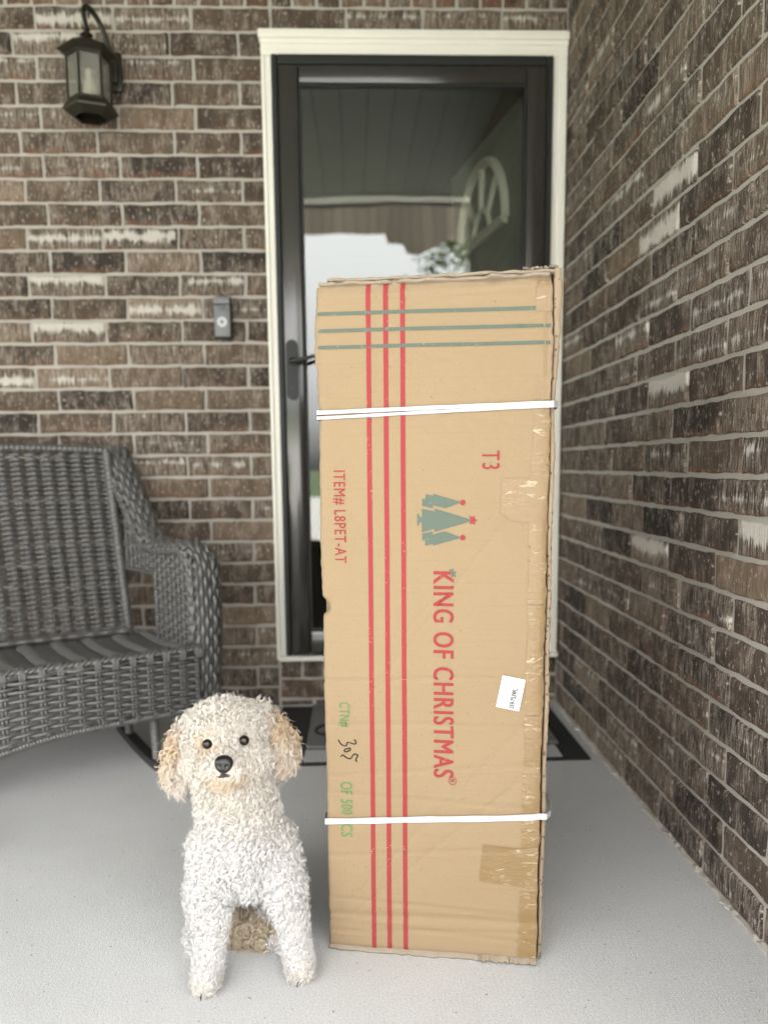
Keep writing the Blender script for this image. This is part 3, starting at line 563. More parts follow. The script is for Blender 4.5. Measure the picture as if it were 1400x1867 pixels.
b = MB(); b.box((-.79, .02, .27), (-.01, .045, .318)); b.box((-.79, .36, .265), (-.01, .385, .310)); b.box((-.79, .0455, .27), (-.765, .3595, .312)); b.box((-.045, .0455, .27), (-.02, .3595, .312)); b.build('seat_frame', M['iron'], ch)
for x in (-.125, -.675):
    wmesh('leg', [rope([(x, .275, .030), (x, .285, .29)], .0145, .010)]); wmesh('leg', [rope([(x, .0, .030), (x, .03, .28)], .0145, .010)])
    b = MB(); yy = np.linspace(-.30, .47, 40); vs = []; fs = []
    for y in yy:
        z = .0015 + .22 * (y - .09) ** 2
        vs += [(x - .016, y, z), (x + .016, y, z), (x + .016, y, z + .024), (x - .016, y, z + .024)]
    for i in range(39):
        for k in range(4): fs.append((4 * i + k, 4 * i + (k + 1) % 4, 4 * i + 4 + (k + 1) % 4, 4 * i + 4 + k))
    fs += [(0, 1, 2, 3), (156, 157, 158, 159)]; b.add(vs, fs); b.build('rocker', M['iron'], ch)

# ------------------------------------------------------------------ the tall carton
BA = np.array((-.786, -1.503, 0)); be = np.array((.98371, -.17977, 0)); bn = np.array((-.17977, -.98371, 0))
bx = empty('cardboard_carton', tuple(BA + be * .19 - bn * .18), math.atan2(be[1], be[0])); tag(bx, 'tall worn cardboard carton on end, with red stripes, tree emblem and white straps', 'carton')
BXC = np.array((.19, .18))                          # local: x = s-.19, y = depth-.18, z = h
HT = 1.168
sL = lambda h: .0016 + .0012 * np.sin(h * 5.2) + .0018 * np.exp(-((h - .95) / .05) ** 2) - .0035 * np.exp(-((h - 1.08) / .06) ** 2) + .0008 * np.sin(h * 23)
sR = lambda h: np.interp(h, [0, .02, .28, .46, .64, .82, .96, 1.04, 1.16, 1.2], [.3725, .3726, .3752, .3771, .3786, .380, .382, .3832, .382, .381]) + .0007 * np.sin(h * 31)
def bulge(s, h):
    q = .0035 * np.sin(math.pi * np.clip(s / .375, 0, 1)) * np.sin(math.pi * np.clip(h / 1.168, 0, 1))
    q = q + .0012 * np.sin(s * 21 + h * 4.1) + .0010 * np.sin(h * 17.3 - s * 9)
    q = q - .0028 * np.exp(-((h - .071 - .02 * (s - .19)) / .006) ** 2) - .0022 * np.exp(-((h - .957 - .028 * s) / .012) ** 2) - .002 * np.exp(-((h - .244 - .078 * s) / .012) ** 2)
    q = q - .0012 * np.exp(-((h - .50 + .10 * s) / .004) ** 2) * np.exp(-((s - .12) / .06) ** 2)
    cr_ = np.abs((h - .62) - 1.25 * (s - .17)); q = q - .0015 * np.exp(-(cr_ / .003) ** 2) * ((s > .145) & (s < .21))
    e1 = np.minimum(s, .376 - s); q = q - .004 * np.exp(-(np.maximum(e1, 0) / .0035) ** 2)
    q = q - .005 * np.exp(-(np.maximum(h, 0) / .007) ** 2) - .007 * np.exp(-(np.maximum(1.166 - h, 0) / .010) ** 2)
    # creases from knocks on the left edge and the crushed foot
    for (s0, h0, a, l) in ((.012, 1.005, .25, .03), (.02, .985, -.15, .035), (.010, .97, 1.2, .02), (.03, .055, .9, .05), (.2, .045, -.05, .12), (.30, .052, .06, .06), (.22, .092, -.04, .16), (.05, .105, 1.1, .05), (.31, .43, .02, .03), (.19, .62, 1.3, .03), (.09, .505, .05, .09), (.03, .33, .1, .03), (.02, .18, .1, .02), (.10, 1.140, .03, .2), (.34, 1.09, .4, .03), (.25, .29, -.03, .1)):
        dd = (h - h0) - a * (s - s0); q = q - .0019 * np.exp(-(dd / .0026) ** 2) + .0008 * np.exp(-((dd - .006) / .003) ** 2) * np.exp(-((s - s0) / l) ** 2)
    return q
def face(s, h, off=0.0):
    s = np.asarray(s, float); h = np.asarray(h, float)
    return np.stack([s - BXC[0], -(BXC[1]) - (bulge(s, h) + off), h + 0 * s], -1)
# body
nh = 260; ns = 90; hv = np.linspace(0, HT, nh); sv = np.linspace(0, 1, ns); Sg, Hg = np.meshgrid(sv, hv)
jl = np.interp(hv, np.linspace(0, HT, 120), rng.normal(0, .0007, 120)); jr = np.interp(hv, np.linspace(0, HT, 120), rng.normal(0, .0009, 120))
Sx = (sL(Hg) + jl[:, None]) * (1 - Sg) + (sR(Hg) + jr[:, None]) * Sg
topj = np.interp(sv, np.linspace(0, 1, 60), rng.normal(0, .0018, 60)); Hz = Hg + (topj[None] - .006 * (np.exp(-(Sg / .02) ** 2))) * (Hg > HT - .003)
botj = np.interp(sv, np.linspace(0, 1, 50), np.abs(rng.normal(0, .0012, 50))); Hz = Hz + botj[None] * (Hg < .003)
Pf = face(Sx, Hz)
# a torn notch half way down the left edge
nt_ = np.exp(-((Hg - .632) / .012) ** 2) * np.exp(-(Sg / .022) ** 2); Pf[..., 0] += .011 * nt_ * (nt_ > .25); Pf[..., 1] += .02 * nt_
wear = np.maximum.reduce([np.exp(-(Hg / .012)), np.exp(-((HT - Hg) / .014)), .8 * np.exp(-(Sg * .375 / .004)), .9 * np.exp(-((1 - Sg) * .375 / .004)), .16 + 0 * Sg]) 
Vb_ = Pf.reshape(-1, 3); idx = np.arange(nh * ns).reshape(nh, ns); q1 = np.stack([idx[:-1, :-1], idx[:-1, 1:], idx[1:, 1:], idx[1:, :-1]], -1).reshape(-1, 4)
D = .345
def back_of(P, dx): Q = P.copy(); Q[:, 1] = .18 - .02 + .345 - .345 + .0 + (.165) ; Q[:, 0] += dx; return Q
Lb = Pf[:, 0].copy(); Lb[:, 0] = sL(hv) - BXC[0]; Lb[:, 1] = .165; Rb = Pf[:, -1].copy(); Rb[:, 1] = .165; Rb[:, 0] -= .012
nV = len(Vb_); Lm = Lb.copy(); Lm[:, 1] = -.150; V2 = np.concatenate([Vb_, Lb, Rb, Lm]); iL = nV + np.arange(nh); iR = nV + nh + np.arange(nh); iM = nV + 2 * nh + np.arange(nh)
q2 = np.concatenate([np.stack([iL[:-1], iM[:-1], iM[1:], iL[1:]], -1), np.stack([iM[:-1], idx[:-1, 0], idx[1:, 0], iM[1:]], -1)]); q3 = np.stack([idx[:-1, -1], iR[:-1], iR[1:], idx[1:, -1]], -1); q4 = np.stack([iR[:-1], iL[:-1], iL[1:], iR[1:]], -1)
tb = []
for j in range(ns - 1): pass
me = quadmesh('carton_body', V2, np.concatenate([q1, q2, q3, q4]))
at_ = me.attributes.new('wear', 'FLOAT', 'POINT'); at_.data.foreach_set('value', np.concatenate([wear.ravel(), np.full(3 * nh, .3)]).astype(np.float32))
link('carton_body', me, M['card'], bx)
def wear_all(o, v):
    me_ = o.data; a_ = me_.attributes.new('wear', 'FLOAT', 'POINT'); a_.data.foreach_set('value', np.full(len(me_.vertices), v, np.float32)); return o
# closed top and bottom flaps, ragged along the front
def ragged_sheet(name, h0, s0, s1, y0, y1, th, wv, mat='card_edge', rag=.004, lift=.002, tiltf=0):
    n = 70; t = np.linspace(s0, s1, n); fr = y0 + np.interp(np.linspace(0, 1, n), np.linspace(0, 1, 34), rng.normal(0, rag, 34)); zt = h0 + np.interp(np.linspace(0, 1, n), np.linspace(0, 1, 26), rng.normal(0, lift, 26)) + tiltf * (t - s0)
    rows = np.stack([np.stack([t - BXC[0], fr, zt], 1), np.stack([t - BXC[0], fr + .03, zt + .0005], 1), np.stack([t - BXC[0], np.full(n, y1), np.full(n, h0) + tiltf * (t - s0)], 1)])
    V_ = np.concatenate([rows.reshape(-1, 3), (rows - np.array((0, 0, th))).reshape(-1, 3)]); F_ = []
    for r_ in range(2):
        for i in range(n - 1):
            a = r_ * n + i; F_.append((a, a + 1, a + n + 1, a + n)); o3 = 3 * n; F_.append((o3 + a, o3 + a + n, o3 + a + n + 1, o3 + a + 1))
    for i in range(n - 1): F_.append((i, 3 * n + i, 3 * n + i + 1, i + 1)); a = 2 * n + i; F_.append((a, a + 1, 3 * n + a + 1, 3 * n + a))
    for e0 in (0, n - 1):
        for r_ in range(2): a = r_ * n + e0; F_.append((a, a + n, 3 * n + a + n, 3 * n + a))
    o = link(name, quadmesh(name, V_, np.array(F_), False), M[mat], bx); return wear_all(o, wv)
ragged_sheet('top_flap', 1.1695, .006, .377, -.182, .165, .0045, .9, lift=.0007)
ragged_sheet('top_flap', 1.1745, .020, .389, -.181, .160, .004, .8, rag=.003, lift=.0008)
ragged_sheet('top_flap', 1.1800, .335, .390, -.178, .155, .0035, 1.0, rag=.003, lift=.0012)
ragged_sheet('bottom_flap', .0058, .002, .372, -.186, .165, .005, .9, rag=.002, lift=.0006)
ragged_sheet('bottom_flap', .0085, .275, .372, -.192, .16, .004, .8, rag=.003, lift=.001)
# the outer side sheet whose corrugated edge shows along the right
n = 160; hh = np.linspace(.004, 1.176, n); wst = np.interp(hh, [0, .05, .2, .5, .7, .9, .96, 1.0, 1.1, 1.15, 1.176], [.0062, .006, .0065, .0072, .0072, .0075, .0062, .0068, .0105, .0125, .010]) + rng.normal(0, .0005, n)
s_in = np.array([float(sR(np.array(h_))) for h_ in hh]) + np.interp(hh, [0, .2, .6, .95, 1.1, 1.18], [.0030, .0034, .0028, .0012, .0022, .0035]); ydp = -.1685 + np.interp(hh, np.linspace(0, 1.18, 60), rng.normal(0, .0016, 60)) - np.interp(hh, [0, 1.05, 1.13, 1.18], [0, 0, .010, .011])
ss = np.stack([s_in, s_in + wst * .33, s_in + wst * .66, s_in + wst], 1); yy = np.stack([ydp + .0005, ydp - .001, ydp - .0005, ydp + .0012], 1) + rng.normal(0, .0005, (n, 4))
Vf = np.stack([ss - BXC[0], yy, np.repeat(hh[:, None], 4, 1)], -1); Bk = np.stack([np.stack([s_in - .02 + .002 - BXC[0] + .012, np.full(n, .165), hh], 1), np.stack([s_in + wst - .012 - BXC[0], np.full(n, .165), hh], 1)], 1)
V_ = np.concatenate([Vf.reshape(-1, 3), Bk.reshape(-1, 3)]); F_ = []
for i in range(n - 1):
    a = 4 * i
    for k in range(3): F_.append((a + k, a + k + 1, a + k + 5, a + k + 4))
    o_ = 4 * n + 2 * i; F_.append((a + 3, o_ + 1, o_ + 3, a + 7)); F_.append((o_, a, a + 4, o_ + 2)); F_.append((o_ + 1, o_, o_ + 2, o_ + 3))
wear_all(link('side_sheet', quadmesh('side_sheet', V_, np.array(F_), False), M['side_edge'], bx), .6)
# overlays lie on the front, following its bulges
def overlay(name, poly, mat, off=.0009, res=.006):
    """planar polygon in (s,h) -> subdivided sheet on the front face"""
    bm = bmesh.new(); f = bm.faces.new([bm.verts.new((s, h, 0)) for s, h in poly])
    if res:
        S_ = [p[0] for p in poly]; H_ = [p[1] for p in poly]
        for x in np.arange(min(S_) + res, max(S_), res * 1.7): bmesh.ops.bisect_plane(bm, geom=bm.verts[:] + bm.edges[:] + bm.faces[:], plane_co=(x, 0, 0), plane_no=(1, 0, 0))
        for y in np.arange(min(H_) + res, max(H_), res): bmesh.ops.bisect_plane(bm, geom=bm.verts[:] + bm.edges[:] + bm.faces[:], plane_co=(0, y, 0), plane_no=(0, 1, 0))
    bmesh.ops.triangulate(bm, faces=bm.faces[:])
    return put_on(name, bm, mat, off)
def put_on(name, bm, mat, off):
    c = np.array([v.co[:] for v in bm.verts]); P = face(c[:, 0], c[:, 1], off)
    for v, p in zip(bm.verts, P): v.co = p
    bmesh.ops.recalc_face_normals(bm, faces=bm.faces)
    if sum(f.normal.y for f in bm.faces) > 0: bmesh.ops.reverse_faces(bm, faces=bm.faces)
    me_ = bpy.data.meshes.new(name); bm.to_mesh(me_); bm.free(); return link(name, me_, mat, bx, True)
for (a, c) in ((.0880, .0853), (.1167, .1134), (.1444, .1424)):
    overlay('printed_stripe', [(c - .0040, .004), (c + .0040, .004), (a + .0040, 1.164), (a - .0040, 1.164)], M['red'], .0008)
for (hl, hr) in ((1.1198, 1.1166), (1.0927, 1.0896), (1.0663, 1.0634)):
    overlay('printed_stripe', [(.003, hl - .0028), (.380, hr - .0028), (.380, hr + .0028), (.003, hl + .0028)], M['slate'], .0012)
bf = bpy.data.fonts.load('<builtin>') if not bpy.data.fonts else bpy.data.fonts[0]
def text2d(body, bold=0.0, spacing=1.0):
    cu = bpy.data.curves.new('txt', 'FONT'); cu.body = body; cu.font = bf; cu.size = 1; cu.offset = bold; cu.space_character = spacing; cu.resolution_u = 4
    o = bpy.data.objects.new('txt', cu); col.objects.link(o); dg = bpy.context.evaluated_depsgraph_get(); me_ = bpy.data.meshes.new_from_object(o.evaluated_get(dg)); bpy.data.objects.remove(o); bpy.data.curves.remove(cu)
    bm = bmesh.new(); bm.from_mesh(me_); bpy.data.meshes.remove(me_); bmesh.ops.triangulate(bm, faces=bm.faces[:]); return bm
def lettering(name, body, mat, s0, s1, h_top, h_bot, bold=0.0, spacing=1.0, off=.0012, up=(1, 0), parent=None):
    """reads downwards: letter tops face +s; the letters fill s0..s1 and h_top..h_bot"""
    bm = text2d(body, 0, spacing); xs = [v.co.x for v in bm.verts]; ys = [v.co.y for v in bm.verts]; x0, x1, y0, y1 = min(xs), max(xs), min(ys), max(ys)
    ks, kh = (s1 - s0) / (y1 - y0), abs(h_top - h_bot) / (x1 - x0)
    for x in np.arange(x0 + .004 / kh, x1, .0045 / kh): bmesh.ops.bisect_plane(bm, geom=bm.verts[:] + bm.edges[:] + bm.faces[:], plane_co=(x, 0, 0), plane_no=(1, 0, 0))
    for y in np.arange(y0 + .005 / ks, y1, .006 / ks): bmesh.ops.bisect_plane(bm, geom=bm.verts[:] + bm.edges[:] + bm.faces[:], plane_co=(0, y, 0), plane_no=(0, 1, 0))
    if bold:
        g0 = bm.verts[:] + bm.edges[:] + bm.faces[:]; 
        for v in bm.verts: v.co.z = 0
        for k, (dx, dy) in enumerate(((1, 0), (-1, 0), (.7, .7), (-.7, .7))):
            r_ = bmesh.ops.duplicate(bm, geom=g0); nv = [g for g in r_['geom'] if isinstance(g, bmesh.types.BMVert)]
            for v in nv: v.co.x += dx * bold; v.co.y += dy * bold * .4; v.co.z = (k + 1)
    c = []
    for v in bm.verts:
        tx = (v.co.x - x0) / (x1 - x0); ty = (v.co.y - y0) / (y1 - y0); c.append((s0 + ty * (s1 - s0), h_top + tx * (h_bot - h_top), off + .00005 * v.co.z))
    c = np.array(c); P = face(c[:, 0], c[:, 1], c[:, 2])
    for v, p in zip(bm.verts, P): v.co = p
    bm.normal_update()
    fl_ = [f for f in bm.faces if f.normal.y > 0]; bmesh.ops.reverse_faces(bm, faces=fl_)
    me_ = bpy.data.meshes.new(name); bm.to_mesh(me_); bm.free(); return link(name, me_, mat, bx)
lettering('printed_lettering', 'ITEM# L8PET-AT', M['red'], .0238, .0456, .8645, .7085, .007, 1.12)
lettering('printed_lettering', 'T3', M['red'], .2734, .3018, .8942, .8648, .008, 1.25)
lettering('printed_lettering', 'KING OF CHRISTMAS', M['red'], .1934, .2276, .6950, .3358, .028, 1.14)
lettering('printed_lettering', 'CTN#', M['green'], .0272, .0470, .4640, .4195, .008, 1.12)
lettering('printed_lettering', 'OF 500', M['green'], .0284, .0497, .3185, .2585, .008, 1.08)
lettering('printed_lettering', 'CS', M['green'], .0280, .0490, .2400, .2170, .008, 1.08)
lettering('printed_lettering', 'R', M['red'], .2222, .2296, .3330, .3268, .01)
bm = bmesh.new()
vo = [bm.verts.new((.2259 + .0072 * math.cos(a), .3299 + .0072 * math.sin(a), 0)) for a in np.linspace(0, 2 * math.pi, 25)[:-1]]; vi = [bm.verts.new((.2259 + .0060 * math.cos(a), .3299 + .0060 * math.sin(a), 0)) for a in np.linspace(0, 2 * math.pi, 25)[:-1]]
for i in range(24): bm.faces.new((vo[i], vo[(i + 1) % 24], vi[(i + 1) % 24], vi[i]))
put_on('printed_ring', bm, M['red'], .0010)
LOGO = [[(.1749, .8002), (.1958, .796), (.1963, .8007), (.254, .783), (.2555, .7809), (.254, .7788), (.1963, .7621), (.1958, .7673), (.1748, .761), (.1748, .7783), (.1711, .7778), (.1685, .772), (.1669, .772), (.167, .7924), (.1686, .7924), (.1717, .7867), (.1748, .7861)],
 [(.1755, .8179), (.1807, .8137), (.1813, .8246), (.1938, .8215), (.1943, .8251), (.2384, .8115), (.2384, .8099), (.2135, .8012), (.1969, .8054), (.1932, .8059), (.1927, .8007), (.1754, .8054)],
 [(.1753, .7589), (.1926, .7626), (.1926, .7573), (.2094, .7621), (.2135, .7626), (.2385, .7533), (.2385, .7517), (.1936, .739), (.1931, .7416), (.1799, .7389), (.18, .75), (.1752, .7463)]]
for pl in LOGO: overlay('printed_tree', pl, M['slate'], .0010, 0)
for (s_, h_) in ((.2425, .8104), (.2425, .7525)): overlay('printed_ball', [(s_ + .0046 * math.cos(a), h_ + .0046 * math.sin(a)) for a in np.linspace(0, 2 * math.pi, 25)[:-1]], M['red'], .0012, 0)
overlay('printed_crown', [(.255, .7814), (.2534, .7887), (.2581, .7861), (.2622, .7887), (.2617, .7835), (.2663, .7812), (.2617, .7788), (.2623, .7736), (.2581, .7762), (.2538, .7742)], M['red'], .0012, 0)
overlay('printed_crown', [(.2193, .699), (.224, .6991), (.2277, .7012), (.2267, .6959), (.2329, .6954), (.2293, .6917), (.2324, .6864), (.2267, .688), (.2235, .6858), (.224, .6922)], M['slate'], .0014, 0)
# handwritten number
def pen(strokes):
    b = MB()
    for st_ in strokes:
        p = smooth_path(st_, 26, 2); P = face(p[:, 0], p[:, 1], .0008)
        b.tube(P, .0011, 6)
    return b.build('handwriting', M['black_ink'], bx)
# pixel pairs of the written digits, already measured on the face
pen([[(.0545, .3975), (.0590, .3915), (.0560, .3880), (.0430, .3925), (.0400, .3900), (.0420, .3850), (.0330, .3855), (.0270, .3925), (.0262, .3960)],
     [(.0425, .3800), (.0470, .3820), (.0475, .3775), (.0390, .3735), (.0355, .3760), (.0380, .3795), (.0425, .3800)],
     [(.0610, .3680), (.0545, .3720), (.0500, .3660), (.0470, .3610), (.0410, .3625), (.0330, .3690), (.0300, .3650)], [(.0610, .3690), (.0560, .3600), (.0590, .3570)]])
# shipping label
lb = overlay('shipping_label', [(.3097, .5204), (.3481, .5130), (.3378, .4583), (.2991, .4656)], M['label'], .0022, .02)
def on_label(u_, v_): return (.2991 + (.3378 - .2991) * u_ + (.3097 - .2991) * v_, .4656 + (.4583 - .4656) * u_ + (.5204 - .4656) * v_)
def label_text(body, u0, u1, v0, v1, mat, bold=0):
    bm = text2d(body, bold); xs = [v.co.x for v in bm.verts]; ys = [v.co.y for v in bm.verts]; x0, x1, y0, y1 = min(xs), max(xs), min(ys), max(ys)
    for v in bm.verts:
        tx = (v.co.x - x0) / (x1 - x0); ty = (v.co.y - y0) / (y1 - y0); s_, h_ = on_label(u1 + (u0 - u1) * ty, v0 + tx * (v1 - v0)); v.co = (s_, h_, 0)
    o = put_on('label_print', bm, mat, .0027); o.parent = lb; return o
label_text('359-7539FL', .54, .76, .05, .68, M['black_ink'], .030)
bm = bmesh.new()
for (u_, a_, c_) in ((.22, .08, .5), (.28, .05, .55), (.34, .1, .5), (.40, .55, .92), (.44, .5, .9), (.30, .7, .9), (.86, .1, .6), (.9, .2, .5)):
    bm.faces.new([bm.verts.new((*on_label(x, y), 0)) for x, y in ((u_, a_), (u_ + .018, a_), (u_ + .018, c_), (u_, c_))])
o = put_on('label_print', bm, M['faint_ink'], .0026); o.parent = lb
# packing tape: the strip down the right edge and two patches
def tape_edge(h0, h1, wob=.0006):
    hs_ = np.linspace(h0, h1, 24); lft = [(float(np.interp(h, [0, .02, .28, .64, .643, .851, .853, .965, 1.16], [.3405, .3412, .3456, .350, .350, .3490, .3520, .356, .360])) + rng.normal(0, wob), h) for h in hs_]
    return lft + [(float(sR(np.array(h))) - .0008, h) for h in hs_[::-1]]
for (h0, h1) in ((.012, .135), (.2135, .272), (.276, .45), (.452, .64), (.642, .78), (.846, .955), (.975, 1.012)):
    overlay('packing_tape', tape_edge(h0, h1), M['tape'], .0015, .008)
overlay('packing_tape', [(.3048, .8496), (.3795, .8490), (.3770, .7752), (.3206, .7796), (.3044, .7931)], M['tape'], .0018, .008)
overlay('packing_tape', [(.2794, .2185), (.3735, .2092), (.3718, .1405), (.2732, .1490)], M['tape'], .0018, .008)
overlay('packing_tape', [(.356, 1.112), (.3795, 1.111), (.3795, 1.160), (.358, 1.160)], M['tape'], .0018, .008)
# white straps round the carton
def strap(hl, hr, w_, second=None):
    b = MB()
    def ring(hl, hr, w_, off, flat=True):
        path = []; s = np.linspace(.0, .3835, 40)
        for t in s: path.append((face(np.array(t), np.array(hl + (hr - hl) * t / .38), off), 0))
        F = [p[0] for p in path]; e = .0035
        F = [np.array((-.1935, .165, hl)), np.array((-.1940, -.165, hl)), np.array((-.1905, -.182, hl))] + F[1:-1] + [np.array((.1965, -.181, hr)), np.array((.2040, -.165, hr)), np.array((.199, -.02, hr)), np.array((.192, .170, hr))]
        F = np.array(F); n = len(F); dn = np.gradient(F, axis=0); out = np.stack([dn[:, 1], -dn[:, 0], 0 * dn[:, 0]], 1); out /= np.linalg.norm(out, axis=1, keepdims=True) + 1e-9
        vs = []; fs = []; 
        for i in range(n):
            ww = w_ * (1 + .06 * math.sin(i * .7)); tw = .0006
            vs += [F[i] + (0, 0, ww / 2), F[i] + out[i] * tw + (0, 0, ww / 2 - .0004), F[i] + out[i] * tw - (0, 0, ww / 2 - .0004), F[i] - (0, 0, ww / 2)]
        for i in range(n):
            j = (i + 1) % n
            for k in range(4): fs.append((4 * i + k, 4 * j + k, 4 * j + (k + 1) % 4, 4 * i + (k + 1) % 4))
        b.add(vs, fs)
    ring(hl, hr, w_, .0034)
    if second: ring(second[0], second[1], second[2], .0028)
    return b.build('strap', M['strap'], bx)
strap(.9605, .9690, .0068, (.9515, .9645, .0056)); strap(.2430, .2730, .0112)

# ------------------------------------------------------------------ the dog
dg_ = empty('dog', (-.935, -1.47, 0)); tag(dg_, 'small cream dog with curly coat and tan ears, sitting on the concrete beside the carton', 'dog')
EARL = ((-.072, -.028, .425), (-.100, -.030, .385), (-.103, -.026, .338)); EARR = ((.032, -.024, .435), (.062, -.026, .408), (.068, -.022, .366))
LEGL = [(-.047, -.045, .205, .041), (-.048, -.080, .140, .031), (-.049, -.112, .060, .0225), (-.051, -.130, .022, .024), (-.052, -.148, .017, .022)]
LEGR = [(.049, -.035, .205, .041), (.076, -.070, .140, .031), (.095, -.092, .060, .0225), (.101, -.106, .022, .024), (.104, -.122, .017, .022)]
def dog_prims():
    P = []
    def ell(c, r, rx=0): P.append((c, r, rx))
    def cap(chain):
        for (a, c) in zip(chain[:-1], chain[1:]):
            a, c = np.array(a, float), np.array(c, float); L = np.linalg.norm(a[:3] - c[:3]); m = max(2, int(L / .008))
            for t in np.linspace(0, 1, m): q = a * (1 - t) + c * t; P.append((q[:3], (q[3],) * 3, 0))
    ell((0, -.040, .215), (.069, .062, .090)); ell((.004, -.030, .165), (.066, .06, .055)); cap([(0, -.02, .20, .066), (-.010, .10, .115, .080)]); ell((-.012, .11, .10), (.080, .09, .092))
    cap([(-.004, -.040, .27, .066), (-.018, -.045, .36, .056)])
    ell((-.021, -.042, .402), (.064, .060, .058)); ell((-.016, -.092, .379), (.040, .036, .029)); ell((-.012, -.116, .381), (.029, .026, .022)); ell((-.014, -.100, .362), (.028, .028, .018))
    ell((-.052, -.078, .374), (.031, .030, .028)); ell((.020, -.076, .378), (.031, .030, .028)); ell((-.019, -.050, .420), (.062, .052, .044))
    cap([(*p, .020) for p in EARL]); cap([(*p, .020) for p in EARR]); ell((-.101, -.030, .352), (.026, .023, .036)); ell((.067, -.026, .380), (.026, .023, .036))
    cap(LEGL); cap(LEGR)
    for s_, q_ in ((-1, 0), (1, -.020)): ell((s_ * .074 + s_ * q_, .045, .078), (.038, .080, .066)); ell((s_ * .082 + s_ * q_, -.010, .020), (.024, .045, .018))
    cap([(.03, .02, .022, .018), (.012, -.005, .030, .022), (-.015, .0, .026, .020)])
    return P
bm = bmesh.new()
for c, r, rx in dog_prims(): bmesh.ops.create_icosphere(bm, subdivisions=3 if max(r) > .03 else 2, radius=1, matrix=Matrix.Translation(Vector(c)) @ Matrix.Diagonal((*r, 1)))
me = bpy.data.meshes.new('body'); bm.to_mesh(me); bm.free(); tmp = bpy.data.objects.new('body', me); col.objects.link(tmp)
md = tmp.modifiers.new('r', 'REMESH'); md.mode = 'VOXEL'; md.voxel_size = .0055
ms = tmp.modifiers.new('s', 'SMOOTH'); ms.iterations = 4; ms.factor = .5
dgr = bpy.context.evaluated_depsgraph_get(); bme = bpy.data.meshes.new_from_object(tmp.evaluated_get(dgr)); bpy.data.objects.remove(tmp); bme.name = 'body'
link('body', bme, M['skin'], dg_, True)  # skin toned darker than the coat so gaps between locks read as shadow
EYES = [np.array((-.0425, -.0965, .4135)), np.array((.0190, -.0965, .4185))]; NOSE = np.array((-.0092, -.1410, .3935))
for e_ in EYES:
    b = MB(); b.lathe([(.0085 * math.sin(a), -.0085 * math.cos(a)) for a in np.linspace(.02, math.pi - .02, 16)], 20); o = b.build('eye', M['eye'], dg_, True); o.location = e_ + np.array((0, -.0025, 0))
bm = bmesh.new(); bmesh.ops.create_icosphere(bm, subdivisions=4, radius=1)
for v in bm.verts:
    x, y, z = v.co; wdt = 1.0 + .18 * z; 
    n_ = 1 - .38 * sum(math.exp(-(((x - sx * .42) / .20) ** 2 + ((z + .22) / .20) ** 2)) for sx in (-1, 1)) * (y < 0) - .22 * math.exp(-(x / .07) ** 2) * (z < .1) * (y < 0)
    v.co = (x * .0150 * wdt * (n_ if abs(x) < .9 else 1), y * .0100 * n_, z * .0150)
me = bpy.data.meshes.new('nose'); bm.to_mesh(me); bm.free(); o = link('nose', me, M['nose'], dg_, True); o.location = NOSE; o.rotation_euler = (R(-18), R(4), 0)
b = MB(); b.tube([(-.026, -.128, .3700), (-.018, -.1365, .3725), (-.0115, -.1395, .3742), (-.004, -.1365, .3728), (.004, -.129, .3708)], [.0015, .0035, .0042, .0035, .0015], 8); b.build('mouth', M['mouth'], dg_, True)
for L_ in (LEGL, LEGR):
    for dx in (-.003,):
        px, py, pz = L_[-1][:3]; b = MB(); b.tube([(px + dx, py - .020, .010), (px + dx, py - .026, .008), (px + dx, py - .030, .004)], [.0018, .0014, .0005], 6); b.build('claw', M['nose'], dg_, True)
# fur: locks grown from the body surface
bme.calc_loop_triangles(); nt3 = len(bme.loop_triangles); tri = np.empty(nt3 * 3, np.int32); bme.loop_triangles.foreach_get('vertices', tri); tri = tri.reshape(-1, 3)
co = np.empty(len(bme.vertices) * 3, np.float32); bme.vertices.foreach_get('co', co); co = co.reshape(-1, 3).astype(float); vn = np.empty(len(bme.vertices) * 3, np.float32); bme.vertices.foreach_get('normal', vn); vn = vn.reshape(-1, 3).astype(float)
ta, tb_, tc = co[tri[:, 0]], co[tri[:, 1]], co[tri[:, 2]]; area = np.linalg.norm(np.cross(tb_ - ta, tc - ta), axis=1) / 2
def vnoise(p, f, seed=0):
    r_ = np.random.default_rng(100 + seed); o_ = np.zeros(len(p))
    for k in range(7):
        d_ = r_.normal(size=3); d_ /= np.linalg.norm(d_); o_ += np.sin(p @ d_ * f * r_.uniform(.6, 1.6) + r_.uniform(0, 6.28))
    return o_ / 3.2
def nrm(a): return a / (np.linalg.norm(a, axis=-1, keepdims=True) + 1e-9)
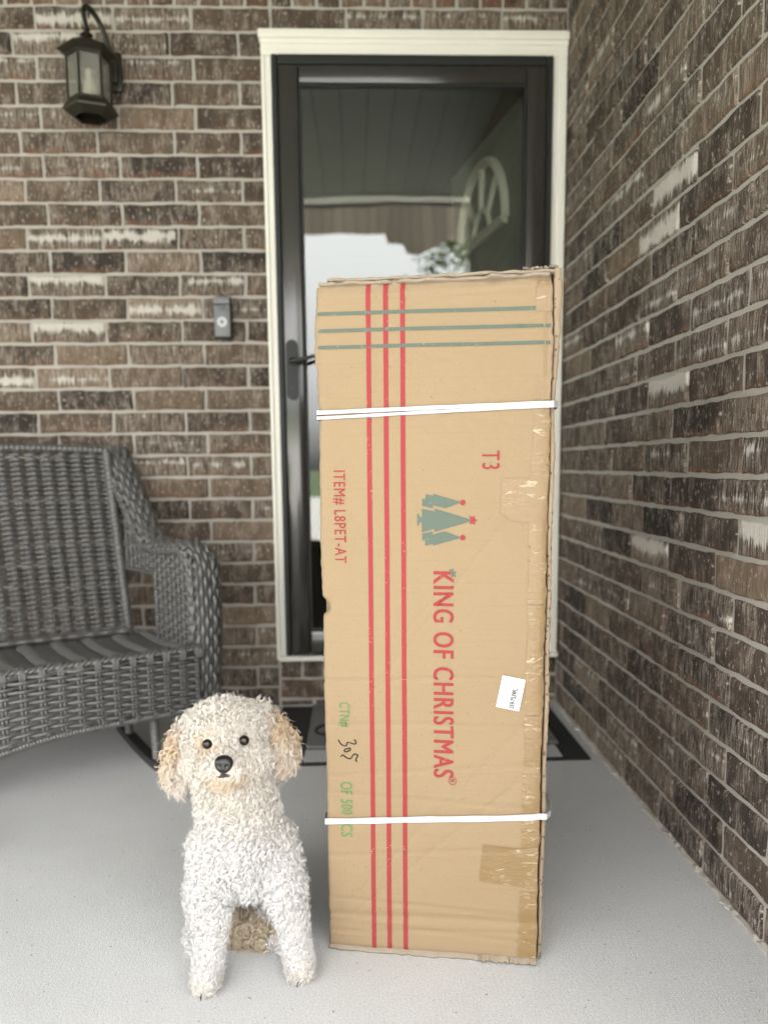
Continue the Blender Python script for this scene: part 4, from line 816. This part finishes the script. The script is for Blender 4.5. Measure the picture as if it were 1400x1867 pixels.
def locks(N, nst, cs, wisp=1.0):
    pk = rng.choice(nt3, N, p=area / area.sum()); uu, vv = rng.uniform(size=(2, N)); fl = uu + vv > 1; uu[fl] = 1 - uu[fl]; vv[fl] = 1 - vv[fl]; ww = 1 - uu - vv
    t3 = tri[pk]; p = co[t3[:, 0]] * ww[:, None] + co[t3[:, 1]] * uu[:, None] + co[t3[:, 2]] * vv[:, None]; n = nrm(vn[t3[:, 0]] * ww[:, None] + vn[t3[:, 1]] * uu[:, None] + vn[t3[:, 2]] * vv[:, None])
    cell = np.floor(p / cs).astype(np.int64); key = (cell[:, 0] * 73856093) ^ (cell[:, 1] * 19349663) ^ (cell[:, 2] * 83492791); _, un = np.unique(key, return_index=True); p = p[un]; n = n[un]; N = len(p)
    x, y, z = p.T
    de = np.minimum(np.linalg.norm(p - EYES[0], axis=1), np.linalg.norm(p - EYES[1], axis=1)); dn_ = np.linalg.norm(p - NOSE, axis=1); dm_ = np.linalg.norm((p - np.array((-.0112, -.134, .373))) * (.6, 1, 1.4), axis=1)
    keep = (de > .0100) & (dn_ > .0135) & (dm_ > .0075) & (z > .006)
    p, n, x, y, z, de, dn_ = (q[keep] for q in (p, n, x, y, z, de, dn_)); N = len(p)
    ear = np.clip(((np.abs(x + .017) - .066) / .016), 0, 1) * (z > .31); head = (z > .325).astype(float); muz = np.exp(-(np.linalg.norm((p - np.array((-.013, -.118, .380))) / (.036, .032, .032), axis=1) ** 2)) * head
    legl = np.minimum.reduce([np.linalg.norm(p - np.array(q[:3]), axis=1) for q in LEGL[2:] + LEGR[2:]]); leg = np.clip(1.5 - legl / .05, 0, 1) * (z < .14)
    tail = ((np.abs(x - .006) < .055) & (y > -.035) & (y < .05) & (z < .062)).astype(float)
    top = np.clip((z - .425) / .03, 0, 1) * (1 - ear)
    cheek = head * np.clip((np.abs(x + .017) - .025) / .03, 0, 1) * np.clip((.41 - z) / .03, 0, 1) * (1 - ear); ln_ = .020 + .007 * top + .009 * ear + .003 * cheek + .001 * muz - .0085 * leg + .020 * tail; ln_ *= 1 - .62 * np.exp(-((de - .011) / .007)); ln_ *= 1 - .55 * np.exp(-((dn_ - .014) / .008)); ln_ *= rng.uniform(.75, 1.25, N)
    g = np.array((0, 0, -1.0)); gt = g - n * (n @ g)[:, None]; away = nrm(p - NOSE); away = away - n * (away * n).sum(1, keepdims=True)
    out = .40 + .36 * top - .10 * muz + .06 * ear; dn2 = .50 - .15 * top + .22 * ear + .2 * muz
    ax = nrm(n * out[:, None] + gt * dn2[:, None] + away * (.75 * muz + .35 * head * np.exp(-((de - .01) / .02)))[:, None] + rng.normal(0, .42, (N, 3)))
    a1 = nrm(np.cross(ax, rng.normal(size=(N, 3)))); a2 = np.cross(ax, a1)
    S = 12; t = np.linspace(0, 1, S)[None]; rh = (.0041 + .0006 * ear + .0040 * tail - .0018 * muz * 1.0 - .0010 * leg + .0006 * top) * rng.uniform(.7, 1.3, N); tn = (1.30 + .20 * leg - .25 * ear - .60 * muz - .40 * top) * rng.uniform(.75, 1.25, N)
    ln_ = ln_ * (wisp if np.isscalar(wisp) else 1); tn = tn / wisp ** 1.5; rh = rh * wisp ** .3; rh = np.minimum(rh, ln_ * .27); ph = 2 * math.pi * tn[:, None] * t + rng.uniform(0, 6.28, N)[:, None]; env = np.minimum(1, t * 2.2)
    C = p[:, None] - n[:, None] * .001 + ax[:, None] * (ln_[:, None] * (t - .22 * t * t))[..., None] + g * ((ln_ * (.10 + .14 * ear))[:, None] * t ** 2)[..., None]
    C = C + (rh[:, None] * env * np.cos(ph))[..., None] * a1[:, None] + (rh[:, None] * env * np.sin(ph))[..., None] * a2[:, None]
    if nst > 1:                               # each lock is a small bundle of hairs that meet at the tip
        rep_ = lambda q: np.repeat(q, nst, 0); cl = (.0018 + .0010 * tail) * rng.uniform(.8, 1.2, N); th = rng.uniform(0, 6.28, (N * nst, 1)); off_ = np.sqrt(rng.uniform(.1, 1, N * nst))
        C = rep_(C); sp_ = rep_(cl)[:, None] * off_[:, None] * (1 - .55 * t ** 2)
        C = C + (sp_ * np.cos(th + 2.2 * t))[..., None] * rep_(a1)[:, None] + (sp_ * np.sin(th + 2.2 * t))[..., None] * rep_(nrm(a2 + .4 * ax))[:, None] + rng.normal(0, .0006, (N * nst, 1, 3)) * t[..., None] * 2.2
        p, z, ear, head, leg, tail = (rep_(q) for q in (p, z, ear, head, leg, tail)); N = N * nst
    C[..., 2] = np.maximum(C[..., 2], .0015)
    clear = np.ones(N, bool)                  # no lock hangs in front of an eye or the nose
    for e_, rr_ in ((EYES[0], .0088), (EYES[1], .0088), (NOSE, .0125)):
        for k_ in (.004, .012, .020): clear &= np.linalg.norm(C - (e_ + np.array((.16, -.93, .33)) * k_), axis=2).min(1) > rr_
    C = C[clear]; p, z, ear, head, leg, tail = (q[clear] for q in (p, z, ear, head, leg, tail)); bid = (np.arange(N) // nst)[clear]; NB = N // nst; N = len(C)
    r0 = (.00043 if nst > 1 else .00045 if wisp == 1 else .00030) * rng.uniform(.75, 1.25, N); rad = r0[:, None] * (1 - .78 * t ** 2.4) * np.minimum(1, .6 + 2 * t)
    # coat colour, lock by lock
    cr_, wh_, tan, ap = (np.array(q) for q in ((.88, .83, .755), (.895, .88, .86), (.74, .57, .39), (.80, .64, .45)))
    mixw = np.clip((.33 - z) / .12 + .25 * vnoise(p, 30, 1), 0, 1)[:, None]; c = cr_ * (1 - mixw) + wh_ * mixw
    te = np.clip(ear * (.75 + .50 * vnoise(p, 60, 2) + 6 * (z - .395)), 0, .95)[:, None]; c = c * (1 - te) + tan * te
    tm = np.clip(np.exp(-(np.linalg.norm((p - np.array((-.012, -.115, .358))) / (.034, .03, .017), axis=1) ** 2)) * 1.0 + .85 * np.exp(-((np.linalg.norm(p - EYES[0] + np.array((0, 0, .002)), axis=1) - .012) / .010) ** 2), 0, .75)[:, None] * head[:, None]; c = c * (1 - tm) + ap * tm
    c = c * (1 - tail[:, None] * .9) + np.array((.70, .57, .40)) * tail[:, None] * .9
    tp = np.clip(leg * (z < .028) * .25, 0, 1)[:, None]; c = c * (1 - tp) + np.array((.66, .58, .45)) * tp
    c = np.clip(c * rng.uniform(.88, 1.04, (NB, 1))[bid] * rng.uniform(.96, 1.03, (N, 1)), 0, .95)
    V_, F_ = tubes(C, rad, 3); K = 3
    return V_, F_, np.repeat(np.concatenate([c, np.ones((N, 1))], 1), S * K, 0)
Va, Fa, Ca = locks(100000, 9, .0053); Vb, Fb, Cb = locks(60000, 1, .0048); Vc, Fc_, Cc = locks(60000, 1, .0085, 1.4)

me = quadmesh('curly_coat', np.concatenate([Va, Vb, Vc]), np.concatenate([Fa, Fb + len(Va), Fc_ + len(Va) + len(Vb)])); attr(me, 'fur', 'FLOAT_COLOR', np.concatenate([Ca, Cb, Cc]))
link('curly_coat', me, M['fur'], dg_)
